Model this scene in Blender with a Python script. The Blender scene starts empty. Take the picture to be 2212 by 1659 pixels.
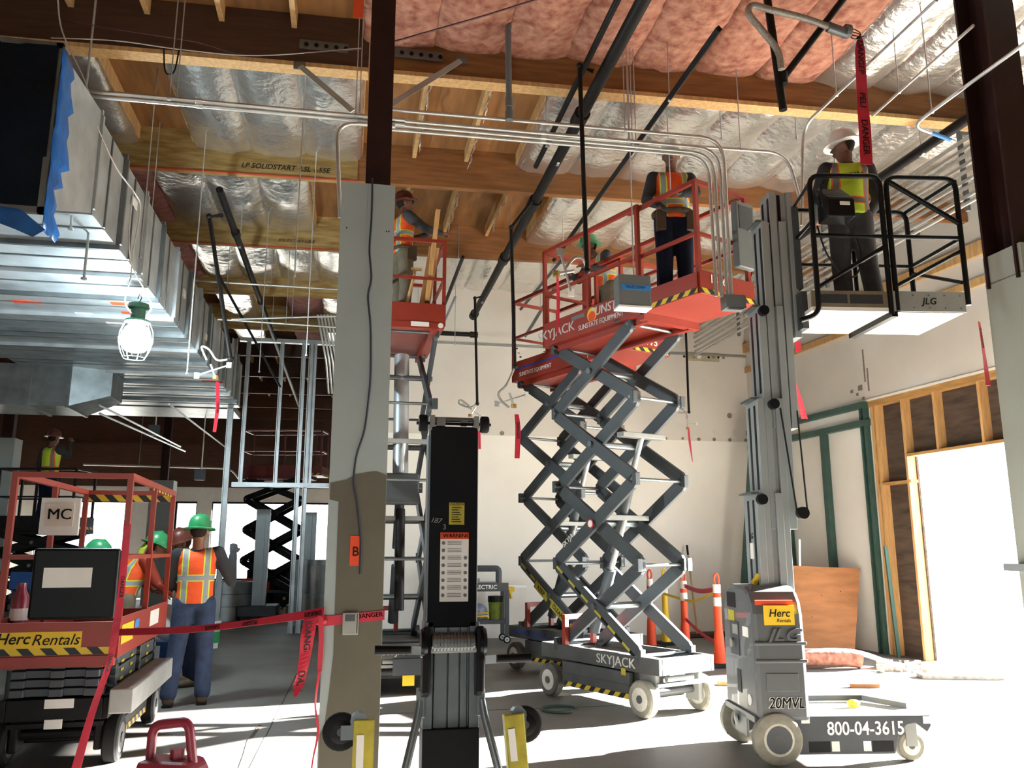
import bpy, bmesh, math, random
from math import sin, cos, pi, radians, tan, atan2, sqrt
from mathutils import Vector, Matrix, noise
random.seed(7)
S = bpy.context.scene
COL = S.collection
# ------------------------------------------------------------------ camera, sky, sun, exposure
FPX, IW, IH = 1790.0, 2212, 1659
CAM = Vector((0.0, 0.0, 1.45)); YAW = radians(11.0); PITCH = radians(11.3)
cd = bpy.data.cameras.new('camera'); cam = bpy.data.objects.new('camera', cd); COL.objects.link(cam)
cd.sensor_fit = 'HORIZONTAL'; cd.sensor_width = 36.0; cd.lens = 36.0 * FPX / IW
cd.clip_start = 0.05; cd.clip_end = 500
cam.location = CAM; cam.rotation_euler = (pi / 2 + PITCH, 0, -YAW)
S.camera = cam
FW = Vector((sin(YAW) * cos(PITCH), cos(YAW) * cos(PITCH), sin(PITCH)))
RT = Vector((cos(YAW), -sin(YAW), 0)); UP = RT.cross(FW)
def ray(x, y): return FW + RT * ((x - IW / 2) / FPX) - UP * ((y - IH / 2) / FPX)
def atY(x, y, Y): d = ray(x, y); return CAM + d * (Y / d.y)
def atX(x, y, X): d = ray(x, y); return CAM + d * (X / d.x)
def atZ(x, y, z): d = ray(x, y); return CAM + d * ((z - CAM.z) / d.z)

wd = bpy.data.worlds.new('sky'); S.world = wd; wd.use_nodes = True
bg = wd.node_tree.nodes['Background']; bg.inputs[0].default_value = (0.80, 0.90, 1.0, 1); bg.inputs[1].default_value = 5.0
sl = bpy.data.lights.new('sun', 'SUN'); sun = bpy.data.objects.new('sun', sl); COL.objects.link(sun)
sl.energy = 150.0; sl.angle = radians(1.2); sl.color = (1.0, 0.97, 0.92)
SUN_DIR = Vector((-1.0, -0.20, -tan(radians(16)))).normalized()
sun.rotation_euler = (-SUN_DIR).to_track_quat('Z', 'Y').to_euler(); sun.location = (30, 14, 12)
S.view_settings.view_transform = 'Standard'; S.view_settings.look = 'None'
S.view_settings.gamma = 1.0; S.view_settings.use_curve_mapping = False
S.view_settings.exposure = 1.02
S.cycles.use_denoising = True; S.cycles.max_bounces = 10; S.cycles.diffuse_bounces = 6; S.cycles.glossy_bounces = 4
S.cycles.sample_clamp_indirect = 12.0; S.cycles.caustics_reflective = False; S.cycles.caustics_refractive = False

# ------------------------------------------------------------------ materials
def lin(c):
    return tuple((x / 12.92 if x <= .04045 else ((x + .055) / 1.055) ** 2.4) for x in c)
def rgb(h):
    h = h.lstrip('#'); return lin(tuple(int(h[i:i + 2], 16) / 255 for i in (0, 2, 4)))
MATS = {}
def mat(name, col, rough=.6, metal=0.0, var=.18, vs=6.0, bump=0.0, bs=40.0, col2=None, emit=0.0, stretch=(1, 1, 1), detail=4.0, alpha=1.0, coat=0.0):
    m = bpy.data.materials.new(name); m.use_nodes = True; nt = m.node_tree; b = nt.nodes['Principled BSDF']
    c = rgb(col) if isinstance(col, str) else col
    b.inputs['Roughness'].default_value = rough; b.inputs['Metallic'].default_value = metal
    if sum(c) < .06: b.inputs['Specular IOR Level'].default_value = .2
    if coat: b.inputs['Coat Weight'].default_value = coat
    tc = nt.nodes.new('ShaderNodeTexCoord'); mp = nt.nodes.new('ShaderNodeMapping'); mp.inputs['Scale'].default_value = stretch
    nt.links.new(tc.outputs['Object'], mp.inputs['Vector'])
    if var > 0 or col2:
        n = nt.nodes.new('ShaderNodeTexNoise'); n.inputs['Scale'].default_value = vs; n.inputs['Detail'].default_value = detail
        nt.links.new(mp.outputs[0], n.inputs['Vector'])
        r = nt.nodes.new('ShaderNodeValToRGB'); r.color_ramp.elements[0].position = .3; r.color_ramp.elements[1].position = .7
        d = (rgb(col2) if isinstance(col2, str) else col2) if col2 else tuple(max(0, x * (1 - var)) for x in c)
        e = c if col2 else tuple(min(1, x * (1 + var * .5)) for x in c)
        r.color_ramp.elements[0].color = (*d, 1); r.color_ramp.elements[1].color = (*e, 1)
        nt.links.new(n.outputs['Fac'], r.inputs['Fac']); nt.links.new(r.outputs[0], b.inputs['Base Color'])
    else:
        b.inputs['Base Color'].default_value = (*c, 1)
    if bump > 0:
        n2 = nt.nodes.new('ShaderNodeTexNoise'); n2.inputs['Scale'].default_value = bs; n2.inputs['Detail'].default_value = 5
        nt.links.new(mp.outputs[0], n2.inputs['Vector'])
        bp = nt.nodes.new('ShaderNodeBump'); bp.inputs['Strength'].default_value = bump; bp.inputs['Distance'].default_value = .02
        nt.links.new(n2.outputs['Fac'], bp.inputs['Height']); nt.links.new(bp.outputs[0], b.inputs['Normal'])
    if emit:
        b.inputs['Emission Color'].default_value = (*c, 1); b.inputs['Emission Strength'].default_value = emit
    if alpha < 1: b.inputs['Alpha'].default_value = alpha
    MATS[name] = m; return m
def stripes(name, ca, cb, k=6.0, vec=(1, 1, 1), duty=.5, rough=.5):
    m = bpy.data.materials.new(name); m.use_nodes = True; nt = m.node_tree; b = nt.nodes['Principled BSDF']; b.inputs['Roughness'].default_value = rough
    tc = nt.nodes.new('ShaderNodeTexCoord'); dt = nt.nodes.new('ShaderNodeVectorMath'); dt.operation = 'DOT_PRODUCT'; dt.inputs[1].default_value = tuple(x * k for x in vec)
    nt.links.new(tc.outputs['Object'], dt.inputs[0])
    fr = nt.nodes.new('ShaderNodeMath'); fr.operation = 'FRACT'; nt.links.new(dt.outputs['Value'], fr.inputs[0])
    gt = nt.nodes.new('ShaderNodeMath'); gt.operation = 'GREATER_THAN'; gt.inputs[1].default_value = duty; nt.links.new(fr.outputs[0], gt.inputs[0])
    mx = nt.nodes.new('ShaderNodeMixRGB'); mx.inputs[1].default_value = (*rgb(ca), 1); mx.inputs[2].default_value = (*rgb(cb), 1)
    nt.links.new(gt.outputs[0], mx.inputs[0]); nt.links.new(mx.outputs[0], b.inputs['Base Color'])
    MATS[name] = m; return m
M = MATS
mat('drywall', '#dad4cb', .9, var=.06, vs=1.5, bump=.05, bs=80)
mat('drywall_cream', '#f5f1e8', .9, var=.05, vs=1.2)
mat('drywall_patch', '#ded6c8', .9, var=.1)
mat('patch_dark', '#8d8172', .9, var=.3, vs=30)
mat('mud', '#b3aa8e', .95, var=.2, vs=9)
mat('column_paint_shaded', '#8c8d84', .85, var=.05, vs=3)  # column paint copy, darkened to hold the right column's weaker light
mat('column_paint', '#9aa4a4', .85, var=.05, vs=3)
mat('column_mud', '#5f5b4f', .9, var=.1, vs=5)  # joint compound, its tone darkened further for shade on the lower column
mat('concrete', '#7d7a75', .55, var=.3, vs=.9, bump=.06, bs=25, col2='#5f5b56', detail=8)
mat('concrete_crack', '#4d423a', .9, var=.3)
mat('outside_ground', '#bdb8ae', .9, var=.1)
mat('wood_deck', '#8f6236', .75, var=.35, vs=3, stretch=(4, .5, 1), bump=.05, bs=30)
mat('wood_beam', '#8a5a30', .7, var=.3, vs=4, stretch=(.6, 6, 6), bump=.06, bs=30)
mat('wood_lsl', '#b0935a', .75, var=.35, vs=7, stretch=(.5, 3, 3), col2='#7c5f30', bump=.08, bs=20)
mat('wood_dark', '#4a2e1c', .7, var=.3, vs=4, stretch=(.6, 6, 6))
mat('wood_light', '#c9a06a', .7, var=.25, vs=5, stretch=(6, 6, .8))
mat('lumber', '#d0a066', .7, var=.22, vs=6, stretch=(5, 5, .7))
mat('lumber_y', '#b98a50', .7, var=.25, vs=6, stretch=(5, .7, 5))
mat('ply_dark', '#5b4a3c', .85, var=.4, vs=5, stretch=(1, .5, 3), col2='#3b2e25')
mat('ply_red', '#ab7348', .75, var=.22, vs=3, stretch=(1, 1, 4))
mat('red_paint_edge', '#b5442c', .7)
mat('pink', '#b8866f', .95, var=.4, vs=12, bump=.8, bs=14, col2='#84493a', detail=6)
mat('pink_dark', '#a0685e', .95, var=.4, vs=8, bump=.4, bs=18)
mat('foil', '#eceae4', .24, metal=.88, var=.08, vs=5, bump=.7, bs=11)
mat('foil_rip', '#d8d4cc', .28, metal=.8, var=.2, vs=12, bump=.9, bs=25)
mat('galv', '#b8bec0', .38, metal=.6, var=.25, vs=4, bump=.04, bs=15)
mat('galv_dark', '#767c7d', .42, metal=.8, var=.3, vs=5)
mat('conduit', '#c4c4c0', .35, metal=.7, var=.12, vs=10)
mat('steel_black', '#1d1b1a', .5, metal=.3, var=.3, vs=10)
mat('steel_brown', '#2c1815', .55, metal=.1, var=.25, vs=6)
mat('rod', '#b0b3b3', .4, metal=.6, var=.1)
mat('strap', '#b5bcbb', .5, metal=.3, var=.1)
mat('black', '#0c0d0e', .45, var=.2)
mat('black_gloss', '#0b0c10', .3, var=.15)
mat('rubber', '#1a1a1a', .8, var=.25, vs=20)
mat('tire_grey', '#8c887c', .85, var=.2, vs=18)
mat('tire_dusty', '#5e5b55', .9, var=.25, vs=14)
mat('rim', '#c9c5ba', .6, var=.15, vs=20)
mat('lift_orange', '#8e2f1f', .45, var=.12, vs=4)
mat('lift_orange_dark', '#6e2418', .5, var=.15, vs=4)
mat('arm_grey', '#42474a', .5, metal=.1, var=.15, vs=5)
mat('base_grey', '#4a4b4a', .6, var=.25, vs=5)
mat('grey_light', '#8f908c', .55, var=.15)
mat('jlg_grey', '#55585a', .42, var=.06, vs=4, coat=.2)
mat('mast_grey', '#9aa2a3', .4, metal=.4, var=.1, vs=4)
mat('jlg_dark', '#3d4145', .5, var=.15)
mat('white', '#e6e4de', .7, var=.06)
mat('white_print', '#f2f0ea', .6, var=0)
mat('black_print', '#141414', .6, var=0)
mat('yellow', '#e3bb1e', .55, var=.08)
mat('yellow_dirty', '#b3a532', .6, var=.3, vs=14)
mat('orange_tag', '#d8481f', .7, var=.08)
mat('red_print', '#c8202a', .6, var=0)
mat('blue_print', '#2b3f9c', .6, var=0)
mat('green_print', '#2e9a55', .6, var=0)
mat('blue_tape', '#2f7fc4', .6, var=.08)
mat('blue_plastic', '#0e5fae', .3, var=.4, vs=5, bump=.3, bs=14, alpha=.86)
mat('blue_film_dark', '#06131f', .3, var=.5, vs=3, bump=.3, bs=8)
mat('blue_lift', '#24508c', .5, var=.15)
mat('danger_red', '#b81a34', .5, var=.12, vs=12)
mat('green_stud', '#3d5a52', .45, metal=.35, var=.15)
mat('box_grey', '#666a6a', .5, var=.08)
mat('cable', '#232838', .6)
mat('cable_white', '#b7aea6', .6)
mat('cable_red', '#4a2024', .6)
mat('skin', '#8a5a42', .6, var=.1)
mat('skin_b', '#6e4635', .6, var=.1)
mat('hat_green', '#2f8a55', .35, var=.05)
mat('hat_white', '#d8d6cf', .4, var=.05)
mat('hat_brown', '#5c2c20', .4, var=.05)
mat('denim', '#2c3a55', .9, var=.35, vs=9, bump=.3, bs=22)
mat('denim_dark', '#141a2c', .9, var=.3, vs=9)
mat('work_grey', '#3a3a3b', .9, var=.2, vs=9, bump=.2, bs=22)
mat('shirt_dark', '#2a2a2c', .9, var=.2, vs=9)
mat('khaki', '#6e6350', .9, var=.2, vs=9)
mat('boot', '#5c4c3a', .85, var=.25, vs=14)
mat('hair', '#2a211b', .9, var=.2)
mat('glove', '#3c3c3e', .9, var=.2)
mat('bag_grey', '#8a90a0', .9, var=.3, vs=10)
mat('bag_green', '#6d7a2c', .9, var=.4, vs=10)
mat('lamp_green', '#2e5a45', .5)
mat('bulb', '#e2f6ff', .5, var=0, emit=250.0)
mat('fuel_red', '#8a2a3a', .35, var=.1)
mat('glass', '#cfe6ee', .1, var=0, alpha=.25)
mat('hose_steel', '#9a968c', .5, metal=.5, var=.3, vs=60)
mat('brass', '#b89b5e', .35, metal=.7)
mat('debris', '#b9b1a4', .95, var=.4, vs=12)
mat('leather', '#4a3a2a', .8, var=.3)
stripes('hazard', '#141414', '#d8b62a', 7.0, (0, 1, 1))
stripes('hazard_x', '#141414', '#d8b62a', 7.0, (1, 0, 1))
stripes('tread', '#8e9090', '#2a2c2c', 40.0, (0, 0, 1), .5)

# ------------------------------------------------------------------ mesh builder
class MB:
    def __init__(s): s.v = []; s.f = []; s.mi = []; s.cur = 0
    def add(s, vs, fs):
        o = len(s.v); s.v += [tuple(v) for v in vs]; s.f += [tuple(i + o for i in f) for f in fs]; s.mi += [s.cur] * len(fs); return s
    def box(s, c, d, rz=0.0, m=None):
        x, y, z = (k / 2 for k in d); P = [(i, j, k) for k in (-z, z) for i, j in ((-x, -y), (x, -y), (x, y), (-x, y))]
        if rz: P = [(p[0] * cos(rz) - p[1] * sin(rz), p[0] * sin(rz) + p[1] * cos(rz), p[2]) for p in P]
        if m is not None: P = [m @ Vector(p) for p in P]
        return s.add([(p[0] + c[0], p[1] + c[1], p[2] + c[2]) for p in P], [(3, 2, 1, 0), (4, 5, 6, 7), (0, 1, 5, 4), (1, 2, 6, 5), (2, 3, 7, 6), (3, 0, 4, 7)])
    def b2(s, a, b):
        return s.box([(a[i] + b[i]) / 2 for i in range(3)], [abs(b[i] - a[i]) for i in range(3)])
    def bar(s, p0, p1, w, h, up=(0, 0, 1)):
        p0, p1 = Vector(p0), Vector(p1); d = (p1 - p0).normalized(); u = Vector(up)
        if abs(d.dot(u)) > .98: u = Vector((0, 1, 0)) if abs(d.y) < .9 else Vector((1, 0, 0))
        r = d.cross(u).normalized(); u = r.cross(d)
        P = [p + r * i * w / 2 + u * j * h / 2 for p in (p0, p1) for i, j in ((-1, -1), (1, -1), (1, 1), (-1, 1))]
        return s.add(P, [(0, 1, 2, 3), (7, 6, 5, 4), (4, 5, 1, 0), (5, 6, 2, 1), (6, 7, 3, 2), (7, 4, 0, 3)])
    def cyl(s, p0, p1, r, r2=None, n=12):
        return s.tube([p0, p1], [r, r if r2 is None else r2], n)
    def tube(s, pts, r, n=8, flat=1.0):
        pts = [Vector(p) for p in pts]; N = len(pts); rr = r if isinstance(r, (list, tuple)) else [r] * N
        o = len(s.v); u = None
        for i, p in enumerate(pts):
            d = (pts[min(i + 1, N - 1)] - pts[max(i - 1, 0)])
            d = d.normalized() if d.length > 1e-9 else Vector((0, 0, 1))
            if u is None:
                u = Vector((0, 0, 1)) if abs(d.z) < .9 else Vector((0, 1, 0))
            u = (u - d * u.dot(d)); u = u.normalized() if u.length > 1e-6 else d.orthogonal().normalized()
            w = d.cross(u)
            for k in range(n):
                a = 2 * pi * k / n; q = p + (u * cos(a) * flat + w * sin(a)) * rr[i]; s.v.append(tuple(q))
        for i in range(N - 1):
            for k in range(n):
                a = o + i * n + k; b = o + i * n + (k + 1) % n; s.f.append((a, b, b + n, a + n)); s.mi.append(s.cur)
        s.f.append(tuple(o + k for k in range(n))[::-1]); s.f.append(tuple(o + (N - 1) * n + k for k in range(n))); s.mi += [s.cur] * 2
        return s
    def prism(s, poly, t0, t1, ax='x'):
        n = len(poly)
        fn = {'x': lambda a, b, t: (t, a, b), 'y': lambda a, b, t: (a, t, b), 'z': lambda a, b, t: (a, b, t)}[ax]
        V = [fn(a, b, t0) for a, b in poly] + [fn(a, b, t1) for a, b in poly]
        return s.add(V, [tuple(range(n))[::-1], tuple(range(n, 2 * n))] + [(i, (i + 1) % n, (i + 1) % n + n, i + n) for i in range(n)])
    def lathe(s, prof, c=(0, 0, 0), n=16, ax='z'):
        o = len(s.v)
        for r, h in prof:
            for k in range(n):
                a = 2 * pi * k / n; x, y = r * cos(a), r * sin(a)
                p = {'z': (x, y, h), 'x': (h, x, y), 'y': (x, h, y)}[ax]; s.v.append((p[0] + c[0], p[1] + c[1], p[2] + c[2]))
        for i in range(len(prof) - 1):
            for k in range(n):
                a = o + i * n + k; b = o + i * n + (k + 1) % n; s.f.append((a, b, b + n, a + n)); s.mi.append(s.cur)
        s.f.append(tuple(o + k for k in range(n))[::-1]); s.f.append(tuple(o + (len(prof) - 1) * n + k for k in range(n))); s.mi += [s.cur] * 2
        return s
    def sph(s, c, r, n=14, m=8):
        rx, ry, rz = (r, r, r) if not isinstance(r, (list, tuple)) else r
        o = len(s.v)
        for i in range(m + 1):
            t = pi * i / m
            for k in range(n):
                a = 2 * pi * k / n; s.v.append((c[0] + rx * sin(t) * cos(a), c[1] + ry * sin(t) * sin(a), c[2] - rz * cos(t)))
        for i in range(m):
            for k in range(n):
                a = o + i * n + k; b = o + i * n + (k + 1) % n; s.f.append((a, b, b + n, a + n)); s.mi.append(s.cur)
        return s
    def strip(s, pts, wv, th=.002):
        # ribbon of width vectors wv (one per point) with thickness
        pts = [Vector(p) for p in pts]; o = len(s.v); N = len(pts)
        for i, p in enumerate(pts):
            d = (pts[min(i + 1, N - 1)] - pts[max(i - 1, 0)]).normalized(); w = Vector(wv[i]); nn = d.cross(w)
            nn = nn.normalized() * th / 2 if nn.length > 1e-9 else Vector((0, th / 2, 0))
            for q in (p - w / 2 - nn, p + w / 2 - nn, p + w / 2 + nn, p - w / 2 + nn): s.v.append(tuple(q))
        for i in range(N - 1):
            for k in range(4):
                a = o + i * 4 + k; b = o + i * 4 + (k + 1) % 4; s.f.append((a, b, b + 4, a + 4)); s.mi.append(s.cur)
        s.f.append((o + 3, o + 2, o + 1, o)); e = o + (N - 1) * 4; s.f.append((e, e + 1, e + 2, e + 3)); s.mi += [s.cur] * 2
        return s
    def build(s, name, m, parent=None, smooth=False, bevel=0.0):
        me = bpy.data.meshes.new(name); me.from_pydata(s.v, [], s.f)
        ms = m if isinstance(m, (list, tuple)) else [m]
        for x in ms: me.materials.append(MATS[x] if isinstance(x, str) else x)
        if len(ms) > 1:
            for p, i in zip(me.polygons, s.mi): p.material_index = min(i, len(ms) - 1)
        bm = bmesh.new(); bm.from_mesh(me); bmesh.ops.recalc_face_normals(bm, faces=bm.faces); bm.to_mesh(me); bm.free()
        if smooth:
            for p in me.polygons: p.use_smooth = True
            if hasattr(me, 'set_sharp_from_angle'): me.set_sharp_from_angle(angle=radians(42))
        o = bpy.data.objects.new(name, me); COL.objects.link(o); o.parent = parent
        if bevel:
            b = o.modifiers.new('edge', 'BEVEL'); b.width = bevel; b.segments = 2; b.limit_method = 'ANGLE'
        return o
def tag(o, label=None, cat=None, group=None, kind=None):
    if label: o['label'] = label
    if cat: o['category'] = cat
    if group: o['group'] = group
    if kind: o['kind'] = kind
    return o
def thing(name, label, cat, loc=(0, 0, 0), rz=0.0, group=None):
    o = bpy.data.objects.new(name, None); COL.objects.link(o); o.location = loc; o.rotation_euler = (0, 0, rz); o.empty_display_size = .2
    return tag(o, label, cat, group)
def struct(name, mb, m, parent=None, **k):
    o = mb.build(name, m, parent, **k)
    if parent is None: o['kind'] = 'structure'
    return o
def inst(o, parent=None, loc=None, rot=None):
    c = o.copy(); COL.objects.link(c); c.parent = parent
    if loc is not None: c.location = loc
    if rot is not None: c.rotation_euler = rot
    return c
FACE = {'-y': ((1, 0, 0), (0, 0, 1)), '+y': ((-1, 0, 0), (0, 0, 1)), '+x': ((0, 1, 0), (0, 0, 1)), '-x': ((0, -1, 0), (0, 0, 1)), '-z': ((1, 0, 0), (0, -1, 0)), '+z': ((1, 0, 0), (0, 1, 0))}
def text(s, size, m, parent, loc, face='-y', shear=0.0, bold=0.0, ext=.0008, xs=1.0, axes=None, name='lettering', align='CENTER'):
    cu = bpy.data.curves.new(name, 'FONT'); cu.body = s; cu.size = size; cu.align_x = align; cu.align_y = 'CENTER'; cu.extrude = ext; cu.shear = shear; cu.offset = 0.0 if set(s) & set('MWNK') else min(bold, size * .012); cu.resolution_u = 3
    cu.materials.append(MATS[m]); o = bpy.data.objects.new(name, cu); COL.objects.link(o); o.parent = parent
    X, Y = axes if axes else FACE[face]; X, Y = Vector(X).normalized(), Vector(Y).normalized(); Z = X.cross(Y)
    mx = Matrix.Identity(4)
    for i in range(3): mx[i][0] = X[i] * xs; mx[i][1] = Y[i]; mx[i][2] = Z[i]; mx[i][3] = loc[i]
    o.matrix_local = mx
    if bold and set(s) & set('MWNK') and not name.endswith('_'):
        for d in (-1, 1): text(s, size, m, parent, Vector(loc) + X * d * size * .014, shear=shear, ext=ext, xs=xs, axes=(X, Y), name='lettering_', align=align)
    return o
def arc(c, r, a0, a1, n, ex, ey):
    c, ex, ey = Vector(c), Vector(ex), Vector(ey)
    return [c + ex * r * cos(a0 + (a1 - a0) * i / n) + ey * r * sin(a0 + (a1 - a0) * i / n) for i in range(n + 1)]
def fillet(pts, r, n=5):
    pts = [Vector(p) for p in pts]; out = [pts[0]]
    for i in range(1, len(pts) - 1):
        a, b, c = pts[i - 1], pts[i], pts[i + 1]; d1 = (a - b); d2 = (c - b); k = min(r, d1.length * .49, d2.length * .49)
        p, q = b + d1.normalized() * k, b + d2.normalized() * k
        for j in range(n + 1):
            t = j / n; out.append(p * (1 - t) ** 2 + b * 2 * t * (1 - t) + q * t * t)
    out.append(pts[-1]); return out
def sag(p0, p1, drop, n=12):
    p0, p1 = Vector(p0), Vector(p1); return [p0.lerp(p1, i / n) - Vector((0, 0, drop * 4 * (i / n) * (1 - i / n))) for i in range(n + 1)]
def spline(pts, n=6):
    P = [Vector(p) for p in pts]; out = []
    for i in range(len(P) - 1):
        a, b, c, d = P[max(i - 1, 0)], P[i], P[i + 1], P[min(i + 2, len(P) - 1)]
        for j in range(n):
            t = j / n; out.append(.5 * ((2 * b) + (c - a) * t + (2 * a - 5 * b + 4 * c - d) * t * t + (3 * b - a - 3 * c + d) * t ** 3))
    out.append(P[-1]); return out
# ------------------------------------------------------------------ the setting
def RX(y): return 7.55 - .08 * (y - 10.8)
def onR(px, py, off=0.0):
    d = ray(px, py); t = (7.55 + .08 * 10.8 - off) / (d.x + .08 * d.y); return CAM + d * t
WR = atan2(.08, 1.0)            # turn of the skewed wall
floor = struct('floor', MB().b2((-11, -6, -.12), (8.9, 29, 0)), 'concrete')
jb = MB()
for (x0, y0, x1, y1, w) in ((-11, 8.02, 7.4, 7.93, .012), (-.62, 4.0, -.5, 14, .012), (4.9, 4, 4.9, 13, .012)):
    jb.bar((x0, y0, .0005), (x1, y1, .0005), w, .003)
jb.build('floor_joint', 'concrete_crack', floor)
cr = MB(); P = [atZ(x, y, .0012) for x, y in ((520, 1659), (530, 1630), (538, 1600), (552, 1580), (562, 1566))]
for a, b in zip(P, P[1:]): cr.bar(a, b, .03, .002)
cr.build('crack', 'concrete_crack', floor)
struct('ground_outside', MB().b2((-60, -60, -.3), (120, 120, -.14)), 'outside_ground')
# --- roof deck, beams, joists, insulation
ZB, ZD = 5.60, 6.08
ceil = struct('ceiling', MB().b2((-11.2, -6, ZD), (9.1, 29.2, ZD + .15)), 'wood_deck')
BY = [4.42, 6.78, 9.09, 11.40, 13.72, 16.0, 18.3, 20.6, 22.9, 25.2, 27.5]
def beam(y0, x0, x1, m, z0=ZB, z1=ZD, w=.09, nailer=None):
    mb = MB(); sk = -.036
    mb.bar((x0, y0 + sk * x0, (z0 + z1) / 2), (x1, y0 + sk * x1, (z0 + z1) / 2), w, z1 - z0)
    o = struct('ceiling_beam', mb, m)
    if nailer:
        n = MB().bar((x0, y0 + sk * x0, z0 - .02), (x1, y0 + sk * x1, z0 - .02), w + .05, .04); n.build('nailer', nailer, o)
    return o
for k, y in enumerate(BY):
    right_end = 7.7 if y < 13 else .2
    if k == 0:
        beam(y, -10.8, 8.3, 'wood_dark')
    elif k == 1:
        b = beam(y, -10.8, .02, 'wood_dark', nailer='wood_light'); beam(y, .18, right_end, 'wood_beam', nailer='wood_light')
    elif k in (2, 3):
        b = beam(y, -10.8, -.05, 'wood_lsl', w=.11); beam(y, -.05, right_end, 'wood_beam')
        e = MB().bar((-10.8, y + .39 - .045, ZB - .004), (-.05, y - .045, ZB - .004), .03, .012); e.build('red_edge', 'red_paint_edge', b)
        if k == 2:
            p = atY(617, 363, y - .036 * -1.0 - .062)
            text('LP SOLIDSTART  LSL 1.55E', .085, 'black_print', b, p, axes=((1, -.036, 0), (0, 0, 1)), shear=.25, bold=.001)
        if k == 3:
            p = atY(640, 521, y + .02 - .06); text('SOLIDSTART 1.55E', .06, 'black_print', b, p, axes=((1, -.036, 0), (0, 0, 1)), shear=.25)
    else:
        beam(y, -10.8, right_end, 'wood_lsl' if k < 6 else 'wood_dark')
def inview(x, y, z, mg=160):
    v = Vector((x, y, z)) - CAM; d = v.dot(FW)
    if d < .5: return False
    px, py = IW / 2 + FPX * v.dot(RT) / d, IH / 2 - FPX * v.dot(UP) / d
    return -mg < px < IW + mg and -mg < py < IH + mg
JX = [-8.56 + .61 * i for i in range(27)]
jm = MB().box((0, 0, 0), (.045, 1.0, .15)); j0 = None
def batt(x0, x1, y0, y1, m, seed, sagz=.09, top=ZD - .01, thick=.215):
    mb = MB(); U = [0, .0, .035, .1, .22, .36, .5, .64, .78, .9, .965, 1, 1]; V = [0, 0, .02] + [i / 18 for i in range(1, 18)] + [.98, 1, 1]; nx, ny = len(U) - 1, len(V) - 1
    for j, v in enumerate(V):
        for i, u in enumerate(U):
            x = x0 + (x1 - x0) * u; y = y0 + (y1 - y0) * v
            if i in (0, nx) or j in (0, ny): z = top
            else:
                e = (max(0, sin(pi * u))) ** .5; g = min(1, 5 * min(v, 1 - v) + .3)
                z = top - thick + .05 * (1 - e) - sagz * e * g * (.75 + .25 * sin(v * 7 + seed)) + .035 * noise.noise(Vector((x * 3.1, y * 2.3, seed))) + .02 * noise.noise(Vector((x * 8, y * 8, seed + 5)))
            mb.v.append((x + .012 * noise.noise(Vector((x * 5, y * 6, 3))), y + (.06 * noise.noise(Vector((x * 4, seed, 9))) if j in (0, 1, ny - 1, ny) else 0), z))
    for j in range(ny):
        for i in range(nx):
            a = j * (nx + 1) + i; mb.f.append((a, a + nx + 1, a + nx + 2, a + 1)); mb.mi.append(0)
    return mb.build('insulation_batt', m, ceil, smooth=True)
def cover(b, xc):
    if b == 0:
        if xc < -.05: return None
        return 'pink' if xc < 4.1 else 'foil'
    if b == 1:
        if xc < -2.35: return 'foil'
        if xc < -1.75: return None
        if xc < -.15: return 'foil'
        return None if xc < 2.0 else 'foil'
    if b == 2:
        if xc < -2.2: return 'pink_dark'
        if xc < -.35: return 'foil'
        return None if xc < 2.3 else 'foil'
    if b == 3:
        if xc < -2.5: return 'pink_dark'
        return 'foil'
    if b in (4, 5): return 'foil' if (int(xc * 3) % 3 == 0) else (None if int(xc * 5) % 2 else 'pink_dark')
    return None
for b in range(9):
    for i, x in enumerate(JX):
        ya = BY[b] + .05; yb = BY[b + 1] - .05; sk = -.036 * x
        if b > 3 and x > .1: continue
        if not (inview(x, yb + sk, 5.9) or inview(x, ya + sk, 5.9)): continue
        if j0 is None: j0 = jm.build('roof_joist', 'wood_light', ceil); o = j0
        else: o = inst(j0, ceil)
        o.location = (x, (ya + yb) / 2 + sk, ZD - .075); o.scale = (1, yb - ya, 1)
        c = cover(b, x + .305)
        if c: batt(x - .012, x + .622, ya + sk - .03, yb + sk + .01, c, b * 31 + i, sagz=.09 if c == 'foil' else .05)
# torn strips of facing left along the bare joists
for k, (jx_, ya, L) in enumerate(((.59, 7.3, 1.4), (1.2, 7.0, .9), (1.2, 8.2, .8), (1.81, 7.0, 1.9), (1.2, 9.5, 1.5), (.59, 9.8, 1.0), (1.81, 9.4, 1.6))):
    jx_ = min(JX, key=lambda v: abs(v - jx_)) + .03
    pts = [(jx_ + .015 * sin(i * 2.1 + k), ya - .036 * jx_ + L * i / 10, 5.915 - .03 * abs(sin(i * 1.3 + k)) - (.05 if i in (0, 10) else 0)) for i in range(11)]
    MB().strip(pts, [(.02, 0, .05 - .025 * (i % 2)) for i in range(11)], .004).build('torn_facing', 'foil_rip', ceil)
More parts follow.
